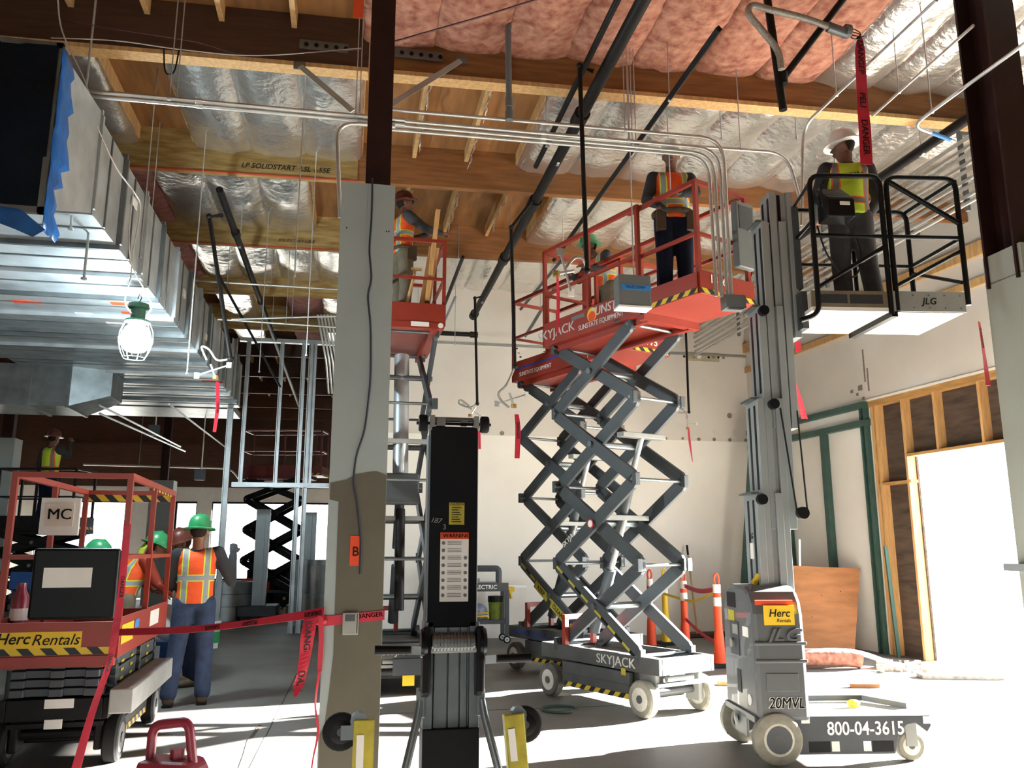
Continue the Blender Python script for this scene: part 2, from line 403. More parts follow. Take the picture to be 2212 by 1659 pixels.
# --- back wall (beyond the lifts) and its return
YB = 14.2
wb = struct('wall_back', MB().b2((.2, YB, 0), (7.5, YB + .15, ZD)), 'drywall')
MB().b2((.2, YB - .012, 0), (RX(YB), YB, 3.41)).build('drywall_panel', 'drywall_cream', wb)
MB().b2((.2, YB - .02, 5.02), (RX(YB), YB, 5.06)).build('joint_strip', 'grey_light', wb)
for px, py, w, h, m in ((1520, 771, .62, .17, 'mud'), (1290, 690, .9, .05, 'mud')):
    p = atY(px, py, YB - .004); MB().box(p, (w, .006, h)).build('patch', m, wb)
pm = MB().lathe([(.03, -.004), (.03, .004)], n=10, ax='y')
p0 = None
for px, py, s, m in ((1510, 770, 1.5, 'white'), (1478, 770, .8, 'black'), (1500, 771, .9, 'patch_dark'), (1531, 772, .7, 'black'), (1541, 771, 1, 'patch_dark'), (1552, 772, .7, 'black'), (1563, 773, .9, 'patch_dark'),
                     (1441, 898, 1.6, 'patch_dark'), (1576, 898, 1.6, 'patch_dark'), (1438, 947, 1, 'patch_dark'), (1475, 947, .8, 'patch_dark'), (1510, 949, 1, 'patch_dark'), (1543, 949, 1, 'patch_dark'), (1577, 950, 1, 'patch_dark'),
                     (1611, 951, 1, 'patch_dark'), (1085, 936, 1.2, 'patch_dark'), (1590, 935, 2.2, 'drywall_patch'), (1545, 932, 1.3, 'drywall_patch')):
    o = MB().lathe([(.03 * s, -.004), (.03 * s, .004)], c=atY(px, py, YB - .014), n=10, ax='y').build('screw_patch', m, wb)
struct('wall_return', MB().b2((.2, YB + .15, 0), (.35, 28.2, ZD)), 'drywall')
# --- right wall with the framed opening
def rbox(mb, ya, yb, za, zb, o0, o1):
    # box along the skewed wall: o0..o1 offsets from the room face (positive = into the room)
    P = []
    for z in (za, zb):
        for y, o in ((ya, o0), (yb, o0), (yb, o1), (ya, o1)): P.append((RX(y) - o, y, z))
    return mb.add(P, [(3, 2, 1, 0), (4, 5, 6, 7), (0, 1, 5, 4), (1, 2, 6, 5), (2, 3, 7, 6), (3, 0, 4, 7)])
YJ = onR(1962, 1000).y           # far jamb of the opening
ZH, ZT = 2.76, 3.62
wr = struct('wall_right', rbox(MB(), -6, YB + .1, ZT, ZD, -.16, 0), 'drywall')
rbox(MB(), -6, 3.9, 0, ZT, -.16, 0).build('wall_section', 'drywall', wr)
rbox(MB(), 10.95, YB + .1, 0, ZT, -.16, -.03).build('drywall_panel', 'drywall_cream', wr)
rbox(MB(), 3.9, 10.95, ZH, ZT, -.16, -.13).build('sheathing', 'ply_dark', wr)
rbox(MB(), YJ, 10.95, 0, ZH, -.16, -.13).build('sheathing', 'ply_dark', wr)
rbox(MB(), 3.9, 10.95, ZT - .09, ZT, -.13, .0).build('top_plate', 'lumber_y', wr)
rbox(MB(), 3.9, YB, ZT + .0, ZT + .03, 0, .015).build('corner_bead', 'white', wr)
rbox(MB(), 3.9, YJ + .04, ZH - .04, ZH, -.14, .0).build('header_plate', 'lumber_y', wr)
rbox(MB(), YJ, 10.9, 2.36, 2.4, -.13, -.01).build('cripple_plate', 'lumber_y', wr)
for yy, za, zb in ((10.88, 0, ZT - .09), (10.80, 0, ZT - .09), (YJ + .02, 0, ZT - .09)):
    rbox(MB(), yy, yy + .04, za, zb, -.13, -.005).build('stud', 'lumber', wr)
for i in range(8):
    yy = onR(2021, 900).y - .75 * (i) ; yy = yy if i else yy
    if yy > 3.95: rbox(MB(), yy, yy + .04, ZH, ZT - .09, -.13, -.005).build('stud', 'lumber', wr)
rbox(MB(), 4.0, YB, 5.1, 5.28, 0, .05).build('ledger', 'wood_light', wr)
rbox(MB(), 4.0, YB, 4.72, 4.82, 0, .04).build('ledger', 'wood_light', wr)
for px, py, r in ((1858, 838, .1), (1852, 852, .05), (1840, 846, .06), (1865, 860, .05)):
    p = onR(px, py, .003); MB().box(p, (.008, r, r * .8)).build('stain', 'patch_dark', wr)
for px, py, w, h in ((1866, 790, .03, .5), (1875, 820, .03, .35)):
    p = onR(px, py, .003); MB().box(p, (.006, w, h)).build('crack', 'patch_dark', wr)
# green steel stud frame standing against the skewed wall
gf = thing('metal_stud_frame', 'green steel stud frame against the white wall beside the bright opening', 'stud frame', (RX(11.2), 11.2, 0))
def gbox(ya, yb, za, zb, o0, o1, nm):
    mb = rbox(MB(), ya, yb, za, zb, o0, o1); mb.v = [(x - RX(11.2), y - 11.2, z) for x, y, z in mb.v]; return mb.build(nm, 'green_stud', gf)
for ya, wd_ in ((10.97, .045), (11.07, .03)): gbox(ya, ya + wd_, 0, ZT - .0, -.02, .05, 'stud')
for px in (1787, 1700): ya = onR(px, 1000).y; gbox(ya - .05, ya + .05, 0, 3.35, -.02, .07, 'stud')
gbox(10.95, YB, ZT - .09, ZT, -.02, .075, 'top_track'); gbox(10.95, YB, 3.26, 3.35, -.02, .075, 'cross_track')
g2 = thing('steel_post', 'dark green steel post leaning in the corner behind the grey mast', 'post', (0, 0, 0))
a, b = atY(1632, 900, 13.6), atY(1606, 1392, 13.6); b.z = .02; MB().bar(b, a, .16, .09, (0, 1, 0)).build('post_body', 'green_stud', g2)
# --- far wall with windows, seen under the duct
wf = struct('wall_far', MB().b2((-11, 28, 2.95), (.35, 28.2, 3.4)), 'white')
MB().b2((-11, 27.95, 3.4), (.35, 28.2, 4.75)).build('fascia_panel', 'wood_dark', wf)
MB().b2((-11, 28, 4.75), (.35, 28.2, ZD)).build('upper_panel', 'wood_dark', wf)
MB().b2((-11, 28, 0), (.35, 28.2, .5)).build('low_panel', 'white', wf)
for x0, x1 in ((-11, -9.4), (-6.8, -6.0), (-4.75, -4.3), (.0, .35)): MB().b2((x0, 28, .5), (x1, 28.2, 2.95)).build('pier', 'white', wf)
for n, (x0, x1) in enumerate(((-9.4, -6.8), (-6.0, -4.75), (-4.3, 0.0))):
    fr = MB(); nn = max(2, int((x1 - x0) / 1.1))
    for i in range(nn + 1): fr.b2((x0 + (x1 - x0) * i / nn - .03, 28.02, .5), (x0 + (x1 - x0) * i / nn + .03, 28.12, 2.95))
    fr.b2((x0, 28.02, .5), (x1, 28.12, .56)); fr.b2((x0, 28.02, 2.89), (x1, 28.12, 2.95))
    w = struct('window_%d' % (n + 1), fr, 'steel_black')
    for i in range(nn): MB().b2((x0 + (x1 - x0) * i / nn + .03, 28.06, .56), (x0 + (x1 - x0) * (i + 1) / nn - .03, 28.07, 2.89)).build('pane', 'glass', w)
struct('wall_front', MB().b2((-11.2, -6.2, 2.6), (9.2, -6, ZD)).b2((-11.2, -6.2, 0), (-3.6, -6, 2.6)).b2((-1.5, -6.2, 0), (9.2, -6, 2.6)), 'drywall')  # unseen wall behind the camera; its gap is added for front fill light
struct('wall_left', MB().b2((-11.2, -6, 0), (-11, 28.2, ZD)), 'drywall')
# --- drywalled columns with bare steel above
def column(name, x0, x1, y0, y1, zt, sx0, sx1, tagk=None, ishape=False, paint='column_paint'):
    c = struct(name, MB().b2((x0, y0, 0), (x1, y1, zt)), paint)
    sy = (y0 + y1) / 2
    if ishape:
        mb = MB().b2((sx0, y0 + .03, zt - .25), (sx1, y0 + .05, ZD)).b2((sx0, y1 - .05, zt - .25), (sx1, y1 - .03, ZD)).b2(((sx0 + sx1) / 2 - .008, y0 + .04, zt - .25), ((sx0 + sx1) / 2 + .008, y1 - .04, ZD))
    else: mb = MB().b2((sx0, sy - .08, zt - .25), (sx1, sy + .08, ZD))
    mb.build('steel_post', 'steel_brown', c); return c
CX0, CX1, CY0 = -.115, .2, 4.71
colL = column('column_drywall', CX0, CX1, CY0, CY0 + .31, 3.6, .022, .172)
mud = MB().prism([(-.108, 0), (.198, 0), (.198, 1.86), (.14, 1.88), (.10, 1.875), (.03, 1.86), (-.02, 1.83), (-.108, 1.81), (-.108, 1.72), (-.06, 1.71), (-.055, .9), (-.07, .7), (-.085, .55), (-.108, .5)], CY0 - .003, CY0, 'y')
mud.build('joint_compound', 'column_mud', colL)
MB().b2((.038, CY0 - .002, 3.18), (.0385, CY0 + .001, 3.6)).build('seam', 'black', colL)
for px, py in ((749, 492), (835, 500), (840, 500)): MB().lathe([(.004, -.002), (.004, .001)], c=atY(px, py, CY0 - .001), n=8, ax='y').build('screw', 'black', colL)
tagm = MB().b2((-.01, -.002, -.12), (.045, 0, .12))
bt = atY(766, 1190, CY0 - .004); ot = tag(MB().box((0, 0, 0), (.05, .004, .16)).build('column_tag', 'orange_tag'), 'orange paper tag lettered B on the drywalled column', 'tag'); ot.location = bt
text('B', .07, 'black_print', ot, (0.005, -.003, -.005), bold=.002)
ct = tag(MB().box((0, 0, 0), (.065, .004, .2)).build('column_tag', 'orange_tag'), 'orange paper tag high on the steel post at the frame top', 'tag'); ct.location = atY(775, 8, CY0 + .06)
colR = column('column_drywall', 4.62, 4.96, 4.80, 5.16, 3.6, 4.60, 4.86, ishape=True, paint='column_paint_shaded')
MB().b2((4.617, 4.8, 3.38), (4.62, 5.16, 3.385)).build('seam', 'column_mud', colR)
p = atZ(33, 946, 3.6); colF = column('column_drywall', p.x - .45, p.x, p.y, p.y + .4, 3.6, p.x - .3, p.x - .1)
p = atY(345, 1100, 24); c3 = column('column_drywall', p.x - .3, p.x + .3, 24, 24.5, 3.3, p.x - .1, p.x + .1)
# steel strap hangers at the roof beam
for px, py, Y in ((905, 118, 6.69), (700, 100, 6.735)):
    o = MB(); p = atY(px, py, Y); o.box((0, 0, 0), (.42, .006, .09)); s = tag(o.build('strap_plate', 'galv_dark'), 'perforated steel strap plate on the roof beam ' + ('beside the pink insulation' if px > 800 else 'in the dark bay'), 'bracket'); s.location = p
    for i in range(5): MB().lathe([(.02, -.006), (.02, .002)], c=(-.15 + i * .085, 0, 0), n=10, ax='y').build('hole', 'black', s)
# ------------------------------------------------------------------ scissor lifts
def wheel(parent, c, r, w, tire='tire_dusty', rim='rim', ax='x', name='wheel', n=22):
    h = w / 2
    o = MB().lathe([(r * .55, -h), (r * .9, -h), (r, -h * .7), (r, h * .7), (r * .9, h), (r * .55, h)], c=c, n=n, ax=ax).build(name, tire, parent, smooth=True)
    MB().lathe([(r * .62, -h * 1.02), (r * .66, -h * .9), (r * .66, h * .9), (r * .62, h * 1.02)], c=c, n=n, ax=ax).build('rim', rim, o, smooth=True)
    MB().lathe([(r * .22, -h * 1.18), (r * .22, h * 1.18)], c=c, n=10, ax=ax).build('hub', 'base_grey', o)
    return o
def arm_poly(ya, za, yb, zb, hw):
    L = sqrt((yb - ya) ** 2 + (zb - za) ** 2); dy, dz = (yb - ya) / L, (zb - za) / L; k = hw / max(abs(dy), .35); e = .05 if yb > ya else -.05
    A = (ya - e, za - dz / dy * e if abs(dy) > .35 else za); B = (yb + e, zb + dz / dy * e if abs(dy) > .35 else zb)
    c = .035 if yb > ya else -.035; s = dz / dy if abs(dy) > .35 else 0
    return [(A[0], A[1] - k * .55), (A[0] + c, A[1] + s * c - k), (B[0] - c, B[1] - s * c - k), (B[0], B[1] - k * .55), (B[0], B[1] + k * .55), (B[0] - c, B[1] - s * c + k), (A[0] + c, A[1] + s * c + k), (A[0], A[1] + k * .55)]
def scissor(label, loc, rz, zs, y0=-.84, y1=.74, ext=.72, body='lift_orange', arm='arm_grey', base='base_grey', H=.6, hw=.065, group=None, wx=.36, txt=(), wheels=True, rails=True, hazard=True, name='scissor_lift', far=False, railh=1.03, wm=None):
    t = thing(name, label, 'scissor lift', loc, rz, group)
    zb = zs[0]; nst = len(zs) - 1
    # chassis
    ch = MB().b2((-.34, -.88, zb - .14), (-.30, .88, zb + .0)).b2((.30, -.88, zb - .14), (.34, .88, zb)).b2((-.30, -.88, zb - .14), (.30, -.8, zb)).b2((-.30, .8, zb - .14), (.30, .88, zb)).b2((-.30, -.8, zb - .10), (.30, .8, zb - .06))
    c = ch.build('chassis', base, t, bevel=.006)
    MB().b2((-.28, -.55, .12), (.28, .55, zb - .11)).build('battery_tray', base, t, bevel=.01)
    for sx in (-1, 1):
        d = MB().b2((sx * .30, -.5, .13), (sx * .355, .5, zb - .15)).build('tray_door', base, t, bevel=.008)
        if hazard: MB().b2((sx * .354, -.5, .13), (sx * .358, .46, .175)).build('hazard_tape', 'hazard', d)
        MB().b2((sx * .355, -.5, .235), (sx * .362, .5, .25)).build('ridge', base, d)
        MB().b2((sx * .356, -.46, .33), (sx * .359, -.4, .39)).build('warning_sticker', 'yellow_dirty', d)
    MB().cyl((-.33, -.686, .2), (.33, -.686, .2), .035).build('axle', base, t); MB().cyl((-.33, .686, .16), (.33, .686, .16), .035).build('axle', base, t)
    MB().bar((-.3, -.8, .28), (.3, -.8, .28), .05, .03).cyl((-.2, -.82, .33), (.12, -.82, .33), .025).build('steering_link', base if wm else 'grey_light', t)
    for sx in (-1, 1):
        for sy in (-1, 1):
            wheel(t, (sx * (wx - .01), sy * .686, .16), .16, .1, wm or ('tire_grey' if sy < 0 else 'tire_dusty'), 'base_grey' if wm else 'rim')
        MB().b2((sx * .24, -.78, .1), (sx * .29, -.6, zb - .14)).build('wheel_fork', base if wm else 'grey_light', t, bevel=.01)
    if not far:
        fr = MB(); fz = zb + .27
        fr.bar((-.31, .5, zb), (-.31, .5, fz), .05, .05).bar((.05, .5, zb), (.05, .5, fz), .05, .05).bar((-.335, .5, fz), (.075, .5, fz), .05, .05)
        fr.build('stop_bracket', body, t, bevel=.004)
    # scissor arms
    for i in range(nst):
        for sx in (-1, 1):
            for q, (a, b, x) in enumerate(((-H, H, .315), (H, -H, .262))):
                if i % 2: a, b = -a, -b
                am = MB().prism(arm_poly(a, zs[i] + .02, b, zs[i + 1] - .02, hw), sx * x - .02, sx * x + .02, 'x').build('scissor_arm', arm, t, bevel=.004)
                if not far and q == 0 and sx < 0 and i == 0 and hazard:
                    pts = [(a + (b - a) * k / 12, zs[i] + (zs[i + 1] - zs[i]) * k / 12) for k in range(13)]
                    for k in range(12):
                        if k == 6: continue
                        MB().bar((sx * (x + .0215), pts[k][0], pts[k][1] - .03), (sx * (x + .0215), pts[k + 1][0], pts[k + 1][1] - .03), .002, .025, (0, 0, 1)).build('yellow_mark' if k % 2 else 'black_mark', 'yellow_dirty' if k % 2 else 'black', am)
        MB().cyl((-.36, 0, (zs[i] + zs[i + 1]) / 2), (.36, 0, (zs[i] + zs[i + 1]) / 2), .032, n=10).build('pivot_pin', 'galv_dark', t)
    for i, z in enumerate(zs):
        for y in (-H, H):
            MB().cyl((-.345, y, z), (.345, y, z), .016, n=8).build('hinge_rod', 'galv_dark', t)
            if not far:
                for sx in (-1, 1): MB().box((sx * .315, y * 1.05, z), (.062, .05, .12)).build('hinge_block', arm, t, bevel=.006)
    if nst >= 3 and zs[-1] - zs[0] > 1.5 and not far:
        for i0, y_a, y_b in ((0, .42, -.1), (1, .1, -.38)):
            A = Vector((0, y_a, zs[i0] + .12)); B = Vector((0, y_b, zs[i0 + 1] + .45)); D = A.lerp(B, .55)
            hc = MB().cyl(A, D, .055, n=14).build('hydraulic_cylinder', 'arm_grey', t, smooth=True)
            MB().cyl(D, B, .03, n=12).build('piston_rod', 'rod', hc, smooth=True)
            MB().bar((-.28, y_b, B.z), (.28, y_b, B.z), .1, .05).build('lift_crosshead', 'grey_light', t, bevel=.006)
    # platform
    zp = zs[-1] + .03; zf = zp + .06; yn = y0 - ext; X = .37
    pl = MB().b2((-X, y0, zp), (X, y1, zf)).build('platform_deck', body, t)
    MB().b2((-.30, y0, zp - .06), (-.24, y1, zp)).b2((.24, y0, zp - .06), (.30, y1, zp)).build('deck_runner', body, t)
    MB().b2((-X, y0 - .03, zp - .05), (X, y0 + .05, zp + .02)).build('end_crossmember', body, t)
    for sx in (-1, 1): MB().b2((sx * X, y0, zp), (sx * (X + .02), y1, zp + .26)).build('side_panel', body, t, bevel=.003)
    MB().b2((-X, y1, zp), (X, y1 + .02, zp + .2)).build('end_panel', body, t)
    Xe = X - .015 if ext else X
    if ext:
        MB().b2((-Xe, yn, zp + .02), (Xe, y0, zf + .02)).build('extension_deck', body, t)
        for sx in (-1, 1):
            p = MB().b2((sx * Xe, yn, zp + .02), (sx * (Xe + .015), y0 + .1, zp + .22)).build('extension_panel', body, t)
            if hazard: MB().b2((sx * (Xe + .0145), yn, zp + .03), (sx * (Xe + .018), y0, zp + .075)).build('hazard_tape', 'hazard', p)
    ep = MB().b2((-Xe, yn - .02, zp + .02), (Xe, yn, zp + .24)).build('end_panel', body, t, bevel=.003)
    if hazard: MB().b2((-Xe, yn - .0235, zp + .03), (Xe, yn - .0195, zp + .075)).build('hazard_tape', 'hazard_x', ep)
    if rails:
        zr = zf + railh; zm = zf + railh * .52; w = .038
        for sx in (-1, 1):
            x = sx * (X + .0)
            for y in (y1 - .02, (y0 + y1) / 2, y0 + .03): MB().bar((x, y, zf), (x, y, zr), w, w).build('rail_post', body, t)
            MB().bar((x, y0 + .01, zr), (x, y1, zr), w, w * 1.15).build('top_rail', body, t); MB().bar((x, y0 + .03, zm), (x, y1, zm), .03, .03).build('mid_rail', body, t)
            if ext:
                x = sx * (Xe - .03)
                for y in (yn + .02,): MB().bar((x, y, zf), (x, y, zr), w, w).build('rail_post', body, t)
                MB().bar((x, yn, zr), (x, y0 + .2, zr), w, w).build('top_rail', body, t); MB().bar((x, yn, zm), (x, y0 + .2, zm), .03, .03).build('mid_rail', body, t)
        xx = (Xe - .03) if ext else X
        for y, xw in ((yn + .02, xx), (y1 - .02, X)):
            MB().bar((-xw, y, zr), (xw, y, zr), w, w).build('top_rail', body, t); MB().bar((-xw, y, zm), (xw, y, zm), .03, .03).build('mid_rail', body, t)
    for (s, size, m, px, py_, pz, face, kw) in txt: text(s, size, m, t, (px, py_, pz), face, **kw)
    return t, zp, zf, yn
RZ1 = radians(22.5)
ZS = [.51, 1.31, 2.10, 2.88, 3.60]
s1, zp, zf, yn = scissor('orange scissor lift raised high with a sun logo, standing nearest the bright opening', (2.668, 8.10, 0), RZ1, ZS,
    txt=(('SKYJACK', .145, 'white_print', -.392, .5, 3.75, '-x', dict(bold=.004, xs=1.15)), ('SUNSTATE EQUIPMENT', .075, 'white_print', -.392, -.25, 3.70, '-x', dict(bold=.001, xs=.9)), ('SUNSTATE', .13, 'white_print', -.392, -.42, 3.815, '-x', dict(bold=.002, shear=.1)),
         ('1316', .11, 'white_print', -.13, -1.585, 3.80, '-y', dict(bold=.003)), ('SKYJACK', .12, 'white_print', -.3415, -.3, .437, '-x', dict(bold=.004, xs=1.15)), ('SKYJACK', .075, 'white_print', -.3365, .36, 1.57, '-x', dict(bold=.002, axes=((0, -.84, .54), (0, .54, .84))))))
MB().lathe([(.075, -.392), (.075, -.39)], c=(0, -.12, 3.80), n=18, ax='x').build('sun_logo', 'yellow', s1)
MB().lathe([(.055, -.3935), (.055, -.39)], c=(0, -.12, 3.78), n=18, ax='x').build('sun_logo_core', 'orange_tag', s1)
MB().b2((-.393, .0, 3.81), (-.39, .22, 3.85)).build('name_plate', 'box_grey', s1)
MB().b2((-.39, -.55, 3.63), (-.36, -.45, 3.66)).build('bolt_head', 'grey_light', s1)
o = MB().b2((.12, -1.62, 3.98), (.36, -1.55, 4.62)).build('document_box', 'box_grey', s1, bevel=.01); MB().b2((.15, -1.625, 4.35), (.33, -1.62, 4.58)).build('box_label', 'jlg_dark', o)
MB().b2((.33, -1.55, 3.95), (.37, -1.5, 4.3)).build('handle_pad', 'black', s1)
MB().lathe([(.045, 0), (.045, .004)], c=(-.362 - .004, .0, 1.70), n=18, ax='x').build('round_sticker', 'red_print', s1)
MB().lathe([(.034, 0), (.034, .004)], c=(-.362 - .0055, .0, 1.70), n=18, ax='x').build('round_sticker_face', 'white', s1)
s2, *_ = scissor('orange scissor lift behind the front one, blue-striped platform with a hanging chain', (2.70, 10.07, 0), RZ1, ZS, ext=.6,
    txt=(('SUNSTATE EQUIPMENT', .075, 'white_print', -.392, .2, 3.70, '-x', dict(bold=.001, xs=.9)), ('2775', .12, 'white_print', .05, -1.465, 3.78, '-y', dict(bold=.003)), ('SKYJACK', .10, 'blue_print', -.3415, .28, .437, '-x', dict(bold=.004, xs=1.15)),
         ('KEEP', .075, 'black_print', -.3405, .17, .96, '-x', dict(bold=.002, axes=((0, -.84, -.54), (0, -.54, .84)))), ('CLEAR', .075, 'black_print', -.3405, -.16, .74, '-x', dict(bold=.002, axes=((0, -.84, -.54), (0, -.54, .84))))))
MB().b2((-.392, -.5, 3.775), (-.39, .72, 3.80)).build('blue_stripe', 'blue_print', s2)
MB().b2((-.342, .5, .43), (-.3405, .8, .455)).build('blue_stripe', 'blue_print', s2)
for yy, zz in ((.17, .96), (-.16, .74)):
    o = MB().bar((-.3385, yy + .13, zz + .083), (-.3385, yy - .13, zz - .083), .002, .1); o.build('keep_clear_sticker', 'yellow_dirty', s2)
# chain links of the gate
ch = MB(); pts = sag((-.37, .74, 4.25), (.2, .76, 4.2), .35, 18)
for i, p in enumerate(pts): ch.bar(p - Vector((.016, 0, 0)), p + Vector((.016, 0, 0)), .006 + .012 * (i % 2), .018 - .012 * (i % 2))
ch.build('gate_chain', 'steel_black', s2)
s3, *_ = scissor('orange scissor lift seen end-on behind the drywalled column, worker with lumber aboard', (.56, 9.75, 0), radians(2), [.5, 1.35, 2.20, 3.05, 3.87], ext=0, y0=-.84, y1=.84, railh=.93, hazard=False,
    txt=(('SKYJACK', .1, 'white_print', -.05, -.885, .43, '-y', dict(bold=.003)),))
MB().b2((.0, -.876, 3.87), (.2, -.871, 3.92)).build('notice_sticker', 'white', s3); MB().lathe([(.03, -.876), (.03, -.871)], c=(.33, 0, 3.89), n=14, ax='y').build('ban_sticker', 'white', s3)
MB().b2((-.1, -.905, .2), (.25, -.88, .36)).build('control_panel', 'jlg_dark', s3); MB().b2((.0, -.91, .1), (.12, -.905, .2)).build('yellow_sticker', 'yellow', s3)
MB().cyl((0, -.1, 2.3), (0, .1, 3.75), .09, n=16).build('lift_cylinder', 'galv', s3, smooth=True); MB().cyl((0, -.35, .8), (0, -.2, 1.9), .055, n=14).build('hydraulic_cylinder', 'steel_black', s3, smooth=True)
MB().b2((-.2, -.3, 1.95), (.2, -.1, 2.3)).build('cylinder_bracket', 'arm_grey', s3, bevel=.02)
# Herc lift, folded down, front left
s5, zp5, zf5, yn5 = scissor('orange scissor lift folded down at the lower left corner, yellow rental sticker on its end', (-1.94, 7.27, 0), radians(2.4), [.46, .52, .58, .64, .70], y0=-1.0, y1=.95, ext=0, H=.72, hw=.028, railh=1.17, wm='rubber', base='steel_black',
    txt=(('Herc', .10, 'black_print', -.26, -1.024, .865, '-y', dict(bold=.004, shear=.25)), ('Rentals', .10, 'black_print', .0, -1.024, .855, '-y', dict(shear=.3))))
MB().b2((-.46, -1.0225, .805), (.16, -1.02, .91)).build('rental_sticker', 'yellow', s5)
MB().b2((-.47, -1.0225, .785), (.1, -1.0205, .805)).build('red_strip', 'danger_red', s5)
bx = MB().b2((-.175, -1.08, .99), (.36, -1.01, 1.46)).build('control_cover', 'black', s5, bevel=.02); MB().b2((-.10, -1.083, 1.20), (.20, -1.08, 1.33)).build('instruction_plate', 'white', bx)
ms = MB().b2((-.44, -.10, 1.56), (-.16, -.06, 1.85)).build('notice_board', 'white', s5); text('MC', .12, 'black_print', ms, (-.30, -.108, 1.72), '-y', bold=.003)
MB().b2((-.40, -.106, 1.63), (-.20, -.10, 1.81)).build('board_frame', 'drywall_patch', ms)
MB().b2((.372, -.1, 2.02 - .1), (.376, .8, 1.98)).build('hazard_rail', 'hazard', s5)
hz = MB().b2((-.35, .93, 1.88), (.36, .945, 1.95)).build('hazard_rail', 'hazard_x', s5)
o = MB().b2((.392, -.95, .81), (.394, -.55, .94)).build('rental_sticker', 'yellow', s5); text('Herc', .06, 'black_print', o, (.396, -.75, .88), '+x', bold=.002, shear=.2)
MB().b2((.392, .1, .84), (.394, .5, .96)).build('serial_sticker', 'white', s5); MB().b2((.392, -.5, .88), (.394, -.35, .94)).build('blue_sticker', 'blue_tape', s5)
for i, z in enumerate((.47, .53, .59, .65)):
    MB().bar((-.3, -.84, z + .03), (.3, -.84, z + .03), .05, .045).build('stack_tube', 'arm_grey', s5)
    for x in (-.24, .0, .22): MB().box((x, -.87, z + .03), (.09, .06, .05)).build('stack_bracket', 'jlg_dark', s5, bevel=.006)
    for k in range(4): MB().b2((.338, -.6 + .32 * k, z + .0), (.342, -.5 + .32 * k, z + .02)).build('yellow_mark', 'yellow_dirty', s5)
MB().b2((.35, -.95, .36), (.5, .75, .52)).build('side_step', 'grey_light', s5, bevel=.008)
MB().b2((-.06, -.895, .40), (.12, -.885, .46)).build('white_label', 'white', s5); MB().b2((-.05, -.895, .27), (.06, -.885, .33)).build('white_label', 'white', s5)
# lifts far behind
p = atZ(625, 1290, 0)
far1, *_ = scissor('dark red scissor lift raised far behind the metal studs', (p.x, 20.5, 0), radians(78), [.5, 1.2, 1.9, 2.6, 3.1], ext=.3, body='lift_orange_dark', arm='steel_black', base='steel_black', far=True)
far2, *_ = scissor('blue scissor lift numbered 30 parked far left behind the orange one', (-4.3, 14.6, 0), radians(75), [.5, .58, .66, .74, .82], H=.72, hw=.03, ext=0, body='blue_lift', base='jlg_dark', far=True, rails=False,
    txt=(('3230', .2, 'white_print', -.392, .2, 1.0, '-x', dict(bold=.004)),))
# ------------------------------------------------------------------ grey mast lift (front right)
jl = thing('mast_lift', 'grey vertical mast lift numbered 800-04-3615 with black basket, nearest the bright opening', 'mast lift', (2.985, 5.985, 0), radians(-8))
J = jl
side = [(-.12, .06), (.86, .06), (.9, .2), (.96, .25), (1.02, .26), (1.1, .2), (1.13, .24), (1.13, .31), (-.12, .31)]
for sy in (-1, 1):
    pl = MB().prism(side, sy * .33, sy * .345, 'y').build('chassis_plate', 'jlg_dark', J, bevel=.003)
    if sy < 0:
        text('800-04-3615', .125, 'white_print', pl, (.66, -.347, .225), '-y', bold=.004, xs=.86)
        for x0 in (.25, .7): MB().b2((x0, -.3475, .075), (x0 + .15, -.344, .145)).build('fork_pocket', 'black', pl)
        for x0 in (.41, .635): MB().b2((x0, -.3475, .08), (x0 + .055, -.346, .145)).build('pocket_label', 'white', pl)
        for x0, z0 in ((.205, .265), (1.075, .255)): MB().b2((x0, -.3475, z0), (x0 + .06, -.346, z0 + .05)).build('small_label', 'white', pl)
MB().b2((-.12, -.33, .27), (1.13, .33, .31)).build('base_plate', 'grey_light', J)
MB().bar((.4, .2, .34), (.9, .2, .34), .03, .04).bar((.9, .2, .34), (1.1, -.1, .33), .03, .04).build('base_rail', 'jlg_dark', J)
for sy in (-1, 1):
    wheel(J, (.02, sy * .365, .17), .17, .09, 'tire_grey', 'rim', 'y', n=28)
    c = wheel(J, (1.0, sy * .27, .10), .10, .07, 'tire_grey', 'rim', 'y')
    MB().b2((.96, sy * .27 - .045, .1), (1.04, sy * .27 + .045, .27)).build('caster_fork', 'grey_light', J)
    MB().lathe([(.09, -.052), (.09, .052)], c=(.02, sy * .365, .17), n=20, ax='y').build('wheel_motor', 'jlg_dark', J)
prof = [(-.365, .28), (-.36, .70), (-.345, 1.0), (-.32, 1.08), (-.26, 1.15), (-.17, 1.19), (.17, 1.19), (.26, 1.15), (.32, 1.08), (.345, 1.0), (.36, .70), (.365, .28)]
hood = MB().prism(prof, -.10, .27, 'x').build('hood', 'jlg_grey', J, bevel=.03)
for z in (.80, .68): MB().b2((-.103, -.372, z - .012), (.275, -.352, z + .012)).build('hood_ridge', 'jlg_grey', hood, bevel=.008)
MB().b2((-.03, -.3685, .48), (.2, -.362, .60)).build('molded_panel', 'jlg_grey', hood, bevel=.01)
[text('20MVL', .105, 'white_print', hood, (.10 + dx, -.3668, .40 + dz), '-y', shear=.18, xs=.84) for dx, dz in ((.004, .003), (-.004, -.003), (.004, -.003), (-.004, .003))]
[text('20MVL', .105, 'black_print', hood, (.10 + dx, -.3695, .40), '-y', shear=.18, xs=.84) for dx in (0, .002)]
text('JLG', .12, 'jlg_grey', hood, (.11, -.356, .855), '-y', bold=.006, shear=.35, ext=.012, xs=1.3)
